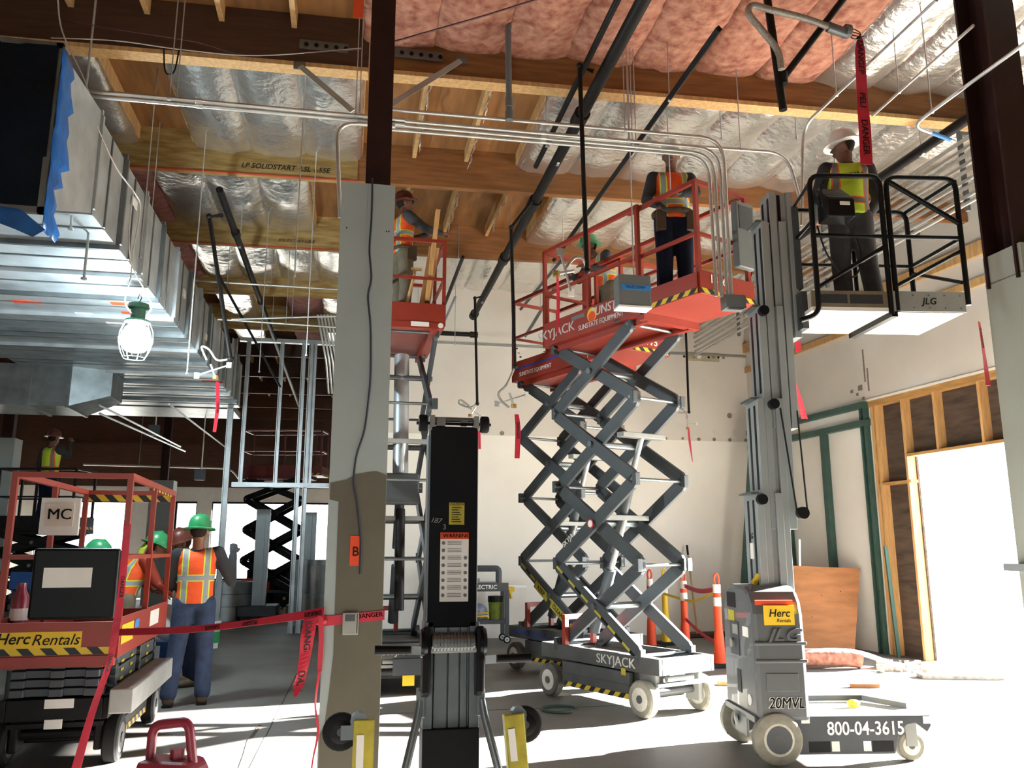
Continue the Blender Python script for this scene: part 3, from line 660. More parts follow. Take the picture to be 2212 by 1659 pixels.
st = MB().b2((-.02, -.3575, .925), (.20, -.346, 1.06)).build('rental_sticker', 'yellow', hood); text('Herc', .075, 'black_print', st, (.09, -.359, 1.005), '-y', bold=.003, shear=.2); text('Rentals', .035, 'black_print', st, (.12, -.359, .955), '-y', shear=.2)
MB().b2((-.07, -.342, 1.062), (.2, -.325, 1.095)).build('orange_tape', 'orange_tag', hood)
ky = MB().b2((-.106, -.03, .68), (-.099, .17, .92)).build('key_panel', 'jlg_dark', hood); MB().b2((-.109, -.02, .83), (-.106, .1, .9)).build('key_label', 'grey_light', ky); MB().lathe([(.035, -.125), (.03, -.1)], c=(0, .1, .76), n=14, ax='x').build('stop_button', 'grey_light', ky)
MB().b2((-.104, .02, 1.02), (-.095, .22, 1.13)).build('hand_hole', 'black', hood); MB().b2((-.104, .06, .92), (-.098, .2, 1.0)).build('yellow_label', 'yellow_dirty', hood)
MB().b2((-.104, -.03, .42), (-.098, .05, .58)).build('vent_slot', 'black', hood); MB().b2((-.104, -.24, .83), (-.098, -.12, .9)).build('serial_label', 'white', hood)
MB().lathe([(.04, -.104), (.04, -.1)], c=(0, -.2, .4), n=16, ax='x').build('round_label', 'white', hood)
MB().b2((-.12, -.16, .14), (-.1, .12, .30)).build('front_bracket', 'grey_light', J, bevel=.01); MB().lathe([(.02, -.15), (.045, -.14), (.02, -.125)], c=(0, .02, .24), n=14, ax='x').build('tow_eye', 'galv_dark', J)
# mast sections, each offset towards the basket
secs = [(.05, 1.1, 1.87), (.10, 1.1, 2.6), (.16, 1.6, 3.35), (.23, 2.37, 4.07), (.31, 3.1, 4.33)]
for k, (x, za, zb_) in enumerate(secs):
    hy = .15 - .012 * k
    m = MB().b2((x, -hy, za), (x + .055, hy, zb_)).b2((x + .145, -hy, za), (x + .2, hy, zb_)).b2((x + .055, -hy + .03, za), (x + .145, hy - .03, zb_)).build('mast_section', 'mast_grey', J, bevel=.003)
    MB().b2((x + .075, -hy + .022, za + .02), (x + .1, -hy + .031, zb_ - .02)).build('belt', 'black', m)
    MB().b2((x - .002, -.09, zb_ - .7), (x + .002, -.05, zb_ - .05)).b2((x - .002, .03, zb_ - .7), (x + .002, .07, zb_ - .05)).build('chain_track', 'black', m)
    if k in (0, 1, 2): MB().lathe([(.04, -hy - .05), (.04, -hy)], c=(x + .12 if k == 1 else x + .03, 0, zb_ - .05), n=16, ax='y').build('pulley', 'black', m)
    if k < 4: MB().box((x - .01, 0, zb_), (.06, hy * 1.9, .02)).build('section_cap', 'galv_dark', m)
MB().lathe([(.045, -.2), (.045, -.15)], c=(.385, 0, 1.72), n=18, ax='y').build('pulley', 'black', J)
MB().tube([(.27, -.165, 2.52), (.345, -.17, 1.74)], .007).tube([(.40, -.165, 2.5), (.425, -.17, 1.74)], .007).build('drive_belt', 'black', J)
text('JLG', .06, 'black_print', J, (.048, .02, 1.55), '-x', bold=.003, shear=.2); MB().b2((.046, -.02, 1.38), (.05, .05, 1.5)).build('mast_label', 'white', J)
MB().cyl((.03, -.05, 1.2), (.06, -.09, 1.27), .03, .02, 10).build('beacon', 'yellow', J)
# basket
bx0, bx1, by0, by1, bz = .50, 1.71, -.35, .33, 3.25
pt = MB().b2((bx0, by0, bz), (bx1, by1, bz + .03)).build('platform_floor', 'white', J)
fp = MB().b2((bx0, by0, bz + .03), (1.10, by0 + .02, bz + .16)).build('toe_panel', 'khaki', J); fp2 = MB().b2((1.13, by0 - .012, bz), (bx1, by0 + .02, bz + .16)).build('toe_panel', 'grey_light', J)
MB().b2((.56, by0 - .002, bz + .06), (.78, by0 + .001, bz + .13)).b2((.80, by0 - .002, bz + .06), (1.06, by0 + .001, bz + .13)).build('floor_hatch', 'shirt_dark', fp)
text('JLG', .075, 'black_print', fp2, (1.42, by0 - .014, bz + .08), '-y', bold=.004, shear=.2)
for i in range(5):
    for z in (.03, .13): MB().lathe([(.007, -.003), (.007, 0)], c=(1.17 + .125 * i, by0 - .012, bz + z), n=8, ax='y').build('rivet', 'galv_dark', fp2)
for y in (by1 - .02,): MB().b2((bx0, y, bz + .03), (bx1, y + .02, bz + .16)).build('toe_panel', 'grey_light', J)
R_ = .021
def brail(pts, nm='basket_rail', r=R_, f=.09): MB().tube(fillet(pts, f), r, 10).build(nm, 'black', J, smooth=True)
zt, zm = 4.36, 3.86
brail([(.40, by0, bz - .08), (.55, by0, bz - .03), (.55, by0, zt), (1.12, by0, zt + .01), (1.12, by0, bz - .02)])
brail([(1.17, by0, bz), (1.17, by0, zt), (1.74, by0, zt), (1.74, by0, bz + .06)])
brail([(.55, by0, zm), (1.74, by0, zm)], r=.017); brail([(.55, by0, 3.43), (1.12, by0, 3.78)], r=.017); brail([(1.17, by0, 3.45), (1.74, by0, 3.76)], r=.017); brail([(1.17, by0, zt - .02), (1.74, by0, 3.98)], r=.02)
brail([(.55, by1, bz), (.55, by1, zt), (1.70, by1, zt), (1.70, by1, bz)]); brail([(.55, by1, zm), (1.70, by1, zm)], r=.017); brail([(1.2, by1, bz), (1.2, by1, zt)], r=.018)
brail([(1.74, by0, zt - .02), (1.70, by1, zt)], r=.018); brail([(1.74, by0, zm), (1.70, by1, zm)], r=.017); brail([(1.72, by0 + .02, 3.5), (1.70, by1, 3.8)], r=.015)
brail([(.5, .0, 3.9), (.55, by0, 3.98)], r=.015); brail([(.5, .0, 4.15), (.55, by0, 4.3)], r=.015)
MB().bar((1.14, by0 - .01, bz - .02), (1.12, by1, bz - .02), .05, .045).build('floor_beam', 'black', J)
MB().b2((.48, -.2, 3.15), (.53, .2, 3.45)).b2((.49, -.12, 3.5), (.54, .1, 4.2)).build('mast_carriage', 'jlg_dark', J)
cb = MB().b2((.62, by0 - .13, 3.97), (.84, by0 + .06, 4.12)).prism([(by0 - .13, 4.12), (by0 + .06, 4.12), (by0 + .06, 4.28)], .62, .84, 'x').build('control_box', 'black', J, bevel=.012)
MB().tube([(.60, by0 - .1, 4.05), (.58, by0 - .12, 4.22), (.62, by0 - .12, 4.26)], .008).build('box_guard', 'black', cb); MB().b2((.72, by0 - .132, 4.06), (.80, by0 - .13, 4.09)).build('box_label', 'white', cb)
MB().tube(spline([(.6, by0 + .03, 3.95), (.65, by0, 3.7), (.8, by0, 3.52), (.9, by0, 3.6), (.9, by0, 3.8), (.8, by0, 4.0)]), .007).build('control_cable', 'black', J, smooth=True)
tag(MB().sph((0, 0, .03), (.05, .035, .025)).box((0, 0, .005), (.07, .05, .01)).build('chassis_wedge', 'yellow'), 'small yellow block lying on the grey mast lift base', 'block').location = (3.70, 5.85, .312)

# ------------------------------------------------------------------ black crank-up material lift, front centre
g = thing('material_lift', 'black crank-up material lift with warning sticker, standing beside the drywalled column', 'material lift', (.40, 3.25, 0))
hw = .094
MB().b2((-hw, .0, 1.16), (hw, .10, 1.93)).build('mast_cover', 'black_gloss', g, bevel=.004)
ms = MB()
for x0, x1, y in ((-.105, -.07, .0), (-.065, -.015, .012), (-.01, .03, .012), (.035, .06, .012), (.068, .105, .0)): ms.b2((x0, y, .76), (x1, .12, 1.18))
ms.b2((-.1, .03, .2), (.1, .12, 1.9)); ms.build('mast_rails', 'galv_dark', g, bevel=.002)
MB().b2((-.106, -.012, .1), (.106, .12, .80)).build('lower_housing', 'black', g, bevel=.004)
y_ = MB().b2((-.018, -.0015, 1.545), (.042, 0, 1.63)).build('caution_sticker', 'yellow_dirty', g)
for i in range(7): MB().b2((-.008, -.0022, 1.555 + i * .009), (.03 - .006 * (i % 3), -.0015, 1.558 + i * .009)).build('print_line', 'black_print', y_)
text('CAUTION', .012, 'black_print', y_, (.012, -.0025, 1.623))
w_ = MB().b2((-.05, -.0015, 1.255), (.06, 0, 1.515)).build('warning_sticker', 'white', g); MB().b2((-.05, -.0022, 1.49), (.06, -.0015, 1.515)).build('warning_band', 'orange_tag', w_)
text('WARNING', .022, 'black_print', w_, (.012, -.003, 1.502), bold=.0006)
for i in range(8):
    z = 1.475 - i * .028
    MB().lathe([(.007, -.0024), (.007, -.0014)], c=(-.038, 0, z), n=12, ax='y').build('pictogram', 'box_grey', w_)
    if i > 1: MB().lathe([(.007, -.0024), (.007, -.0014)], c=(.048, 0, z), n=12, ax='y').build('pictogram', 'box_grey', w_)
    for k in range(3): MB().b2((-.022, -.0022, z + .006 - .006 * k), (.032, -.0015, z + .0075 - .006 * k)).build('print_line', 'black_print', w_)
text('187', .028, 'grey_light', g, (-.07, -.002, 1.56), shear=.3, axes=((1, 0, -.12), (.12, 0, 1))); text('3', .028, 'grey_light', g, (-.035, -.002, 1.535))
for sx in (-1, 1):
    wheel(g, (sx * .124, .03, 1.945), .034, .032, 'rubber', 'black', 'x')
    MB().b2((sx * .078, .0, 1.915), (sx * .098, .07, 1.975)).build('top_bracket', 'grey_light', g, bevel=.003)
MB().cyl((-.15, .03, 1.945), (.15, .03, 1.945), .006).build('top_axle', 'steel_black', g)
MB().b2((-.07, .02, 1.935), (-.035, .07, 1.968)).build('cable_anchor', 'grey_light', g); MB().b2((.03, .03, 1.94), (.055, .06, 1.96)).build('cable_clip', 'grey_light', g); MB().cyl((-.08, .05, 1.965), (.08, .05, 1.965), .01).build('cable_sheave', 'galv_dark', g)
for sx in (-1, 1):
    MB().prism([(-.07, .93), (.0, .91), (.02, 1.1), (.0, 1.16), (-.06, 1.17), (-.08, 1.05)], sx * .085, sx * .115, 'x').build('winch_cheek', 'black', g, bevel=.008)
    MB().lathe([(.05, -.012), (.055, 0), (.05, .012)], c=(sx * .11, -.04, 1.11), n=20, ax='x').build('winch_disc', 'black_gloss', g, smooth=True)
MB().lathe([(.03, -.08), (.03, .08)], c=(0, -.04, 1.11), n=16, ax='x').build('winch_drum', 'galv_dark', g)
for i in range(12): MB().lathe([(.036, -.075 + i * .0125), (.036, -.066 + i * .0125)], c=(0, -.04, 1.11), n=14, ax='x').build('cable_turn', 'galv_dark', g)
MB().cyl((-.10, -.05, 1.085), (.09, -.05, 1.085), .012).build('winch_bar', 'grey_light', g)
for sx, z in ((-1, 1.083), (1, 1.045)):
    MB().bar((sx * .11, -.05, z), (sx * .17, -.055, z + .004), .012, .03).build('crank_arm', 'galv', g); MB().cyl((sx * .16, -.07, z + .006), (sx * .29, -.07, z + .008), .015, .017, 14).build('crank_grip', 'black', g, smooth=True)
for sx in (-1, 1):
    MB().tube([(sx * .115, .0, .90), (sx * .125, -.01, .84), (sx * .20, -.08, .55), (sx * .3, -.18, .12)], [.014, .015, .016, .016], 12).build('brace_tube', 'galv_dark', g, smooth=True)
    MB().box((sx * .112, .02, .89), (.03, .06, .1)).build('brace_bracket', 'galv_dark', g, bevel=.004)
# folded legs with casters
for sx, lx, tilt, wx_ in ((-1, -.318, 0.0, -.40), (1, .235, .35, .285)):
    top = .845
    leg = MB().bar((lx - sx * 0 + tilt * .18, -.02, .1), (lx, 0, top), .075, .055, (0, 1, 0)).build('folding_leg', 'yellow_dirty', g, bevel=.004)
    MB().bar((lx - .012 + tilt * .12, -.032, .4), (lx - .012, -.029, top - .05), .026, .004, (0, 1, 0)).build('leg_label', 'white', leg)
    wheel(g, (wx_, .02, .80), .066, .03, 'rubber', 'black', 'y'); MB().bar((lx, .0, .80), (wx_, .02 - .02, .80), .02, .05).build('caster_fork', 'galv_dark', g); MB().lathe([(.03, -.02), (.03, .02)], c=(lx - sx * -.02, 0, .84), n=12, ax='y').build('caster_swivel', 'galv_dark', g)
MB().b2((-.45, -.15, .05), (.45, .15, .12)).build('base_frame', 'black', g)
for sx in (-1, 1): wheel(g, (sx * .4, .1, .05), .05, .04, 'rubber', 'black', 'x')
# ------------------------------------------------------------------ ductwork
du = thing('air_duct', 'large galvanised air duct under the roof, its near end wrapped in blue film', 'duct', (-3.3, 6.4, 3.95))
DX0, DX1, DZ = -1.3, 1.3, .83
L = .76; nd = 12
for k in range(nd):
    y0 = k * L
    MB().b2((DX0 + .02, y0 + .02, .02), (DX1 - .02, y0 + L - .02, DZ - .02)).build('duct_section', 'galv', du)
    fl = MB()
    for a, b in (((DX0 - .01, -.018, -.022), (DX1 + .01, .018, .03)), ((DX0 - .01, -.018, DZ - .03), (DX1 + .01, .018, DZ + .02)), ((DX0 - .01, -.018, .03), (DX0 + .03, .018, DZ - .03)), ((DX1 - .03, -.018, .03), (DX1 + .022, .018, DZ - .03))):
        fl.b2((a[0], a[1] + y0, a[2]), (b[0], b[1] + y0, b[2]))
    fl.build('flange', 'galv_dark' if k % 2 else 'galv', du)
    MB().b2((DX0 + .02, y0 + L / 2 - .012, .012), (DX1 - .02, y0 + L / 2 + .012, .021)).build('stiffener', 'galv_dark', du)
    MB().b2((DX1 - .021, y0 + L / 2 - .012, .03), (DX1 - .008, y0 + L / 2 + .012, DZ - .03)).build('stiffener', 'galv_dark', du)
# transition piece and film over the end
tr = MB(); P = [(DX0, 0, 0), (DX1, 0, 0), (DX1, 0, DZ), (DX0, 0, DZ), (DX0, -.95, -.37), (DX1, -.95, -.37), (DX1, -.95, DZ - .06), (DX0, -.95, DZ - .06)]
tr.add(P, [(0, 1, 2, 3), (7, 6, 5, 4), (4, 5, 1, 0), (5, 6, 2, 1), (6, 7, 3, 2), (7, 4, 0, 3)]).build('transition_piece', 'galv', du)
MB().b2((DX0 - .02, -.97, -.40), (DX1 + .02, -.93, -.36)).b2((DX0 - .02, -.97, DZ - .07), (DX1 + .02, -.93, DZ - .03)).b2((DX1 - .02, -.97, -.4), (DX1 + .02, -.93, DZ - .03)).b2((DX0 - .02, -.97, -.4), (DX0 + .02, -.93, DZ - .03)).build('end_flange', 'galv_dark', du)
fm = MB(); nx, nz = 26, 14
for j in range(nz + 1):
    for i in range(nx + 1):
        x = DX0 + (DX1 - DX0) * i / nx; z = -.36 + (DZ + .30) * j / nz; fm.v.append((x, -.975 - .02 * noise.noise(Vector((x * 3, z * 3, 1))) - .012 * noise.noise(Vector((x * 9, z * 9, 4))), z))
for j in range(nz):
    for i in range(nx): a = j * (nx + 1) + i; fm.f.append((a, a + 1, a + nx + 2, a + nx + 1)); fm.mi.append(0)
fm.build('end_film', 'blue_film_dark', du, smooth=True)
# ragged blue film wrapped on the side
fs = MB(); nz = 16
edge = [.24, .3, .16, .2, .12, .26, .2, .34, .3, .24, .28, .2, .3, .22, .18, .26, .2]
for j in range(nz + 1):
    z = -.52 + (DZ + .46) * j / nz; e = edge[j]
    for i in range(4): fs.v.append((DX1 + .03 + .015 * noise.noise(Vector((i, z * 6, 2))), -.98 + e * i / 3, z + .03 * noise.noise(Vector((i * 2, z * 5, 7)))))
for j in range(nz):
    for i in range(3): a = j * 4 + i; fs.f.append((a, a + 1, a + 5, a + 4)); fs.mi.append(0)
fo = fs.build('side_film', 'blue_plastic', du, smooth=True); so = fo.modifiers.new('thick', 'SOLIDIFY'); so.thickness = .004
MB().strip([(DX1 - .5, -.97, -.39), (DX1 - .3, -.98, -.42), (DX1 - .12, -.99, -.46), (DX1 + .02, -1.0, -.55)], [(0, .03, .1), (0, .03, .1), (.02, .03, .14), (.06, .02, .06)], .004).build('film_flap', 'blue_plastic', du)
for px, py in ((222, 398),):
    MB().b2((DX1 + .001, 1.05, .52), (DX1 + .004, 1.2, .6)).build('paper_label', 'white', du)
for y, z in ((3.05, .5), (3.5, .42), (5.1, .3)): MB().b2((DX1 - .018, y, z), (DX1 - .0, y + .12, z + .09)).build('paper_label', 'white', du)
for x, y, w in ((-.2, 2.62, .28), (.78, 2.5, .16), (.8, 2.85, .2), (1.02, 6.6, .3)): MB().b2((x, y, .016), (x + w, y + .1, .021)).build('paint_mark', 'orange_tag', du)
for x, y in ((.3, 3.0), (.52, 3.35)): MB().b2((x, y, .016), (x + .18, y + .1, .021)).build('paper_label', 'white', du)
br = thing('branch_duct', 'dark galvanised branch duct box dropping below the large duct at the left', 'duct', (-5.0, 12.3, 3.3))
MB().b2((-1.2, 0, .1), (1.1, .9, .68)).build('branch_body', 'galv_dark', br); MB().add([(1.1, 0, .1), (1.1, 0, .68), (1.1, .9, .68), (1.1, .9, .1), (1.6, .2, .3), (1.6, .2, .66), (1.6, .8, .66), (1.6, .8, .3)], [(0, 1, 2, 3), (7, 6, 5, 4), (4, 5, 1, 0), (5, 6, 2, 1), (6, 7, 3, 2), (7, 4, 0, 3)]).build('branch_taper', 'galv_dark', br)
for x in (-.3, .6, 1.1): MB().b2((x - .02, -.02, .08), (x + .02, .92, .7)).build('flange', 'galv_dark', br)
pn = thing('supply_duct', 'long shiny sheet-metal duct hanging in the deep bay below the large duct', 'duct', (-4.4, 15.75, 4.0))
MB().b2((-3, 0, 0), (2.2, 1.3, .12)).build('duct_section', 'galv', pn); MB().b2((-3, -.02, -.02), (2.22, .02, .14)).build('flange', 'galv_dark', pn)
# threaded hanger rods
k = 0
def rod(px, py0, py1, Y, what, r=.006):
    a, b = atY(px, py0, Y), atY(px, py1, Y); a.z = ZD if px != 192 else a.z
    if b.z < .05: b.z = .05
    o = tag(MB().cyl((0, 0, a.z - b.z), (0, 0, 0), r, n=6).build('hanger_rod', 'rod'), what, 'rod'); o.location = (a.x, a.y, b.z); MB().cyl((0, 0, -.0), (0, 0, .018), r * 2.2, n=6).build('nut', 'rod', o); return o
rod(207, 0, 500, 6.5, 'thin steel hanger rod beside the blue-wrapped duct end', .009)
rod(192, 500, 605, 6.9, 'short steel rod end below the duct corner', .011)
for px, y0, y1, Y, d in ((345, 100, 560, 7.9, 'steel hanger rod passing the bare plywood bay left of the duct light'), (335, 380, 700, 9.0, 'steel hanger rod beside the work lamp cord'), (661, 145, 600, 7.3, 'bright steel hanger rod left of the drywalled column'), (683, 340, 770, 8.9, 'steel hanger rod with a square nut left of the column'),
                         (440, 350, 810, 8.6, 'steel hanger rod by the dangling sprinkler hose'), (425, 550, 800, 10.0, 'thin steel rod behind the dangling sprinkler hose'), (576, 540, 805, 10.8, 'thin steel rod hanging before the metal studs'), (985, 560, 745, 12.0, 'steel rod hanging before the white back wall'),
                         (1358, 230, 600, 6.6, 'thin steel rod holding the grey box with blue tape'), (1438, 160, 420, 6.9, 'thin steel wire in front of the worker in the dark sleeve'), (1712, 180, 300, 6.9, 'thin steel rod below the upper roof beam'), (1790, 190, 360, 6.7, 'thin steel rod left of the white hard hat'), (1552, 170, 300, 6.9, 'thin steel rod near the conduit bends'), (838, 140, 260, 6.5, 'thin rod beside the steel post')):
    rod(px, y0, y1, Y, d, .006)
# ------------------------------------------------------------------ conduits
def pipe(name, label, cat, pts, r, m='conduit', fil=.0, n=10, group=None, fit=(), hang=()):
    pts = [Vector(p) for p in pts]; o0 = pts[0].copy(); pts = [p - o0 for p in pts]
    P = fillet(pts, fil) if fil else pts
    o = MB().tube(P, r, n).build(name, m, None, smooth=True); o.location = o0; tag(o, label, cat, group)
    for p, d in fit:
        p, d = Vector(p) - o0, Vector(d).normalized(); MB().cyl(p - d * r * 1.6, p + d * r * 1.6, r * 1.35, n=n).build('coupling', m, o, smooth=True)
    for p in hang:
        p = Vector(p); MB().cyl(p - o0, Vector((p.x, p.y, ZD)) - o0, .005, n=6).build('hanger', 'rod', o); MB().cyl(p - o0 - Vector((.012, 0, 0)), p - o0 + Vector((.012, 0, 0)), r * 1.25, n=n).build('clamp', 'rod', o)
    return o
YC = 6.3
for i, (zo, yo) in enumerate(((0, 0), (-.05, .03))):
    a, b = atY(170, 195 + i * 6, YC), atY(795, 252 + i * 6, YC)
    pipe('conduit', ('upper' if i == 0 else 'lower') + ' of the two steel conduits crossing from duct to steel post', 'conduit', [a + Vector((0, yo, 0)), b + Vector((.3, yo, 0))], .016, hang=(a.lerp(b, .3 + .02 * i) + Vector((0, yo, 0)), b + Vector((-.1 + .03 * i, yo, 0))), fit=((a.lerp(b, .4) + Vector((0, yo, 0)), (1, 0, 0)),))
a = atY(800, 268, YC)
pipe('conduit', 'steel conduit bending down beside the drywalled column', 'conduit', [a + Vector((.2, 0, 0)), atY(727, 264, YC), atY(735, 470, YC)], .017, fil=.16)
for i, (ys, ye, xe, yb, d) in enumerate(((236, 300, 1562, 640, 'top'), (258, 322, 1553, 640, 'second'), (268, 332, 1541, 640, 'third'), (279, 338, 1530, 640, 'lowest'))):
    Yc = YC + .03 * i
    b = atY(xe, ye, Yc)
    pipe('conduit', d + ' of four steel conduits bending down to the grey box by the orange platform', 'conduit', [atY(836, ys, Yc), b, atY(xe + 18, yb, Yc)], .0155, fil=.22, group='conduits bending down at the orange platform', hang=(atY(1350 + 8 * i, ys + (ye - ys) * .71, Yc),), fit=((atY(1173, ys + (ye - ys) * .46, Yc), (1, 0, 0)),))
pipe('conduit', 'steel conduit running on past the bends towards the grey mast', 'conduit', [atY(836, 270, 6.45), atY(1700, 330, 6.45), atY(1728, 430, 6.45)], .015, fil=.2, hang=(atY(1600, 323, 6.45),))
pipe('conduit', 'steel conduit coming straight down beside the steel post from the roof', 'conduit', [atY(843, 0, 5.2), atY(838, 100, 5.2), atY(826, 395, 5.2)], .014)
jb_ = thing('junction_box', 'open grey junction box at the foot of the four bent conduits', 'box', atY(1584, 655, 6.32)); MB().b2((-.09, -.06, -.06), (.09, .06, .06)).build('box_body', 'box_grey', jb_, bevel=.004); MB().b2((-.07, -.062, -.062), (.07, -.02, -.058)).build('opening', 'black', jb_)
hb = thing('electrical_box', 'grey electrical box with blue tape hanging in front of the orange platform', 'box', atY(1366, 632, 6.6)); MB().b2((-.145, -.07, -.14), (.145, .07, .14)).build('box_body', 'box_grey', hb, bevel=.006); MB().b2((-.12, -.0725, .0), (.145, -.07, .05)).build('blue_tape', 'blue_tape', hb); MB().b2((-.15, -.075, -.155), (.15, .075, -.138)).build('box_rim', 'white', hb)
text('TELECOMM', .035, 'black_print', hb, (.0, -.0735, .025), shear=.2)
for x in (-.12, .12):
    for z in (-.11, .11): MB().lathe([(.006, -.073), (.006, -.07)], c=(x, 0, z), n=8, ax='y').build('screw', 'galv_dark', hb)
# galvanised drop with a fitting
dr = atY(1100, 250, 6.25)
pipe('pipe_drop', 'grey pipe drop with a fitting hanging in front of the pink insulation', 'pipe', [atY(1096, -40, 6.25), dr], .026, 'box_grey', fit=((dr, (0, 0, 1)), (dr + Vector((0, 0, .12)), (0, 0, 1))))
# conduits running along the skewed right side
for i, (p0, p1, r, d) in enumerate((((2023, 0), (1735, 272), .014, 'upper'), ((2103, 55), (1885, 250), .012, 'lower'))):
    a = atZ(*p0, 5.25); b = atZ(*p1, 5.25); pts = [a, b] + ([Vector((b.x - .06, b.y + .05, 4.3))] if i == 0 else [])
    pipe('conduit', d + ' steel conduit crossing the bright foil ceiling towards the mast', 'conduit', pts, r, fil=.18, hang=(a.lerp(b, .7),))
a, b, c = atY(2212, 95, 4.45), atY(1970, 272, 5.5), atY(2062, 305, 5.6)
cc = pipe('conduit', 'steel conduit with a hairpin bend and blue tape in front of the dark steel column', 'conduit', [a + (a - b) * .2, b, c], .014, fil=.12, hang=(a.lerp(b, .8),))
MB().tube([b.lerp(c, .45) - a - (a - b) * .2, b.lerp(c, .9) - a - (a - b) * .2], .0165, 10).build('blue_tape', 'blue_tape', cc)
for i in range(9):
    z = 4.94 + .085 * i; x = 6.12 + .02 * (i % 2); ga = i % 3
    pipe('conduit', ('lowest', 'second lowest', 'third lowest', 'fourth', 'middle', 'fourth from the top', 'third from the top', 'second from the top', 'topmost')[i] + ' of the nine conduits racked high along the right wall', 'conduit', [(x, 5.6 + .1 * ga, z), (x, 13.9, z)], .021, group='conduits racked along the right wall', fit=(((x, 8.2 + .3 * ga, z), (0, 1, 0)), ((x, 11.2 + .3 * ga, z), (0, 1, 0))))
for i, y in enumerate((7.0, 9.6, 12.2)):
    o = tag(MB().b2((-.04, -.02, 0), (.0, .02, .85)).b2((-.04, -.02, .85), (RX(y) - 6.2, .02, .89)).build('strut_rack', 'galv_dark'), ('near', 'middle', 'far')[i] + ' steel strut carrying the racked conduits', 'strut'); o.location = (6.18, y, 4.88)
    if i == 0: o['label'] = 'steel strut carrying the racked conduits closest to the dark steel column'
# ------------------------------------------------------------------ sprinkler pipes
XP = 1.95
pipe('sprinkler_main', 'thick dark sprinkler main running away under the pink insulation to the back wall', 'pipe', [(XP, 4.6, 5.35), (XP, 13.5, 5.35)], .055, 'steel_black', n=14, fit=(((XP, 6.75, 5.35), (0, 1, 0)), ((XP, 8.7, 5.35), (0, 1, 0)), ((XP, 10.6, 5.35), (0, 1, 0)), ((XP, 13.4, 5.35), (0, 1, 0))), hang=((XP, 7.6, 5.35), (XP, 10.1, 5.35), (XP, 12.5, 5.35)))
pipe('sprinkler_pipe', 'thin dark pipe beside the sprinkler main near the roof insulation', 'pipe', [(XP - .16, 4.6, 5.40), (XP - .16, 7.9, 5.40)], .026, 'steel_black', hang=((XP - .16, 7.4, 5.4),))
pipe('sprinkler_branch', 'dark branch pipe crossing left from the main before the back wall', 'pipe', [(XP, 13.4, 5.0), (.4, 13.4, 5.0)], .04, 'steel_black', fit=(((XP, 13.4, 5.0), (1, 0, 0)),), hang=((1.0, 13.4, 5.0),))
pipe('strut_channel', 'long steel strut running past the worker under the foil ceiling', 'pipe', [(2.60, 5.2, 5.3), (2.60, 10.4, 5.3)], .03, 'steel_black', n=4, hang=((2.6, 6.2, 5.3), (2.6, 9.9, 5.3)))
pipe('strut_channel', 'steel strut end hanging above the second orange platform', 'pipe', [atY(1215, 560, 10.6), atY(1125, 668, 12.6)], .03, 'galv_dark', n=4, hang=(atY(1170, 614, 11.55),))
pipe('strut_channel', 'lower steel strut end left of the second orange platform', 'pipe', [atY(1200, 620, 10.9), atY(1135, 726, 12.8)], .03, 'galv_dark', n=4, hang=(atY(1168, 673, 11.8),))
pipe('strut_channel', 'dark strut behind the end-on orange platform', 'pipe', [atY(1000, 555, 10.8), atY(958, 664, 12.9)], .028, 'steel_black', n=4, hang=(atY(990, 582, 11.3),))
pipe('strut_channel', 'slanting steel strut below the rod left of the sprinkler main', 'pipe', [atY(984, 640, 12), atY(955, 705, 12.2)], .025, 'galv_dark', n=4)
def flex_drop(label, top, bot, hose, head, hdir, tapes=(), r=.02, elbow=None):
    t = thing('sprinkler_drop', label, 'sprinkler', bot); q = Vector(bot)
    L_ = lambda p: Vector(p) - q
    MB().tube([L_(p) for p in ([elbow] if elbow else []) + [top, bot]], r, 10).build('drop_pipe', 'steel_black', t, smooth=True)
    for p in (top, bot): MB().sph(L_(p), r * 1.5, 10, 6).build('elbow', 'steel_black', t, smooth=True)
    MB().tube(spline([L_(p) for p in hose], 6), .013, 8).build('flex_hose', 'hose_steel', t, smooth=True)
    h = L_(head); d = Vector(hdir).normalized()
    MB().cyl(h - d * .07, h + d * .05, .012, n=8).build('nozzle_pipe', 'conduit', t); MB().lathe([(.03, -.02), (.03, .02)], c=h + d * .08, n=10).build('sprinkler_cap', 'brass', t)
    s = d.cross(Vector((0, 1, 0))).normalized(); MB().bar(h - s * .16, h + s * .16, .014, .014).build('bracket_bar', 'galv', t); MB().box(h + s * .17, (.05, .01, .06)).build('bracket_plate', 'white', t); MB().box(h - s * .17, (.05, .01, .06)).build('bracket_plate', 'galv', t)
    return t
# drop at the centre of the picture
Y1 = 6.05
flex_drop('dark sprinkler drop ending in a tilted bracket before the first orange platform', atY(1252, 142, Y1), atY(1268, 585, Y1), [atY(1268, 585, Y1), atY(1260, 560, Y1), atY(1240, 558, Y1), atY(1222, 580, Y1)], atY(1222, 588, Y1), (-1, 0, -.25), elbow=(XP - .08, Y1, 5.38))
flex_drop('dark sprinkler drop whose hose curls beside the second orange platform', atY(1104, 492, 8.6), atY(1112, 792, 8.6), [atY(1112, 792, 8.6), atY(1095, 830, 8.6), atY(1077, 850, 8.6), atY(1085, 868, 8.6), atY(1100, 880, 8.6)], atY(1105, 862, 8.6), (.35, 0, -1), elbow=(XP - .05, 8.6, 5.32))
flex_drop('dark sprinkler drop with a looped hose above the black material lift', atY(1026, 644, 12.2), atY(1031, 872, 12.2), [atY(1031, 872, 12.2), atY(1015, 880, 12.2), atY(992, 872, 12.2), atY(995, 864, 12.2), atY(1010, 874, 12.2), atY(1018, 884, 12.2)], atY(1022, 888, 12.2), (-.5, 0, -.8), elbow=(XP - .05, 12.2, 5.3))
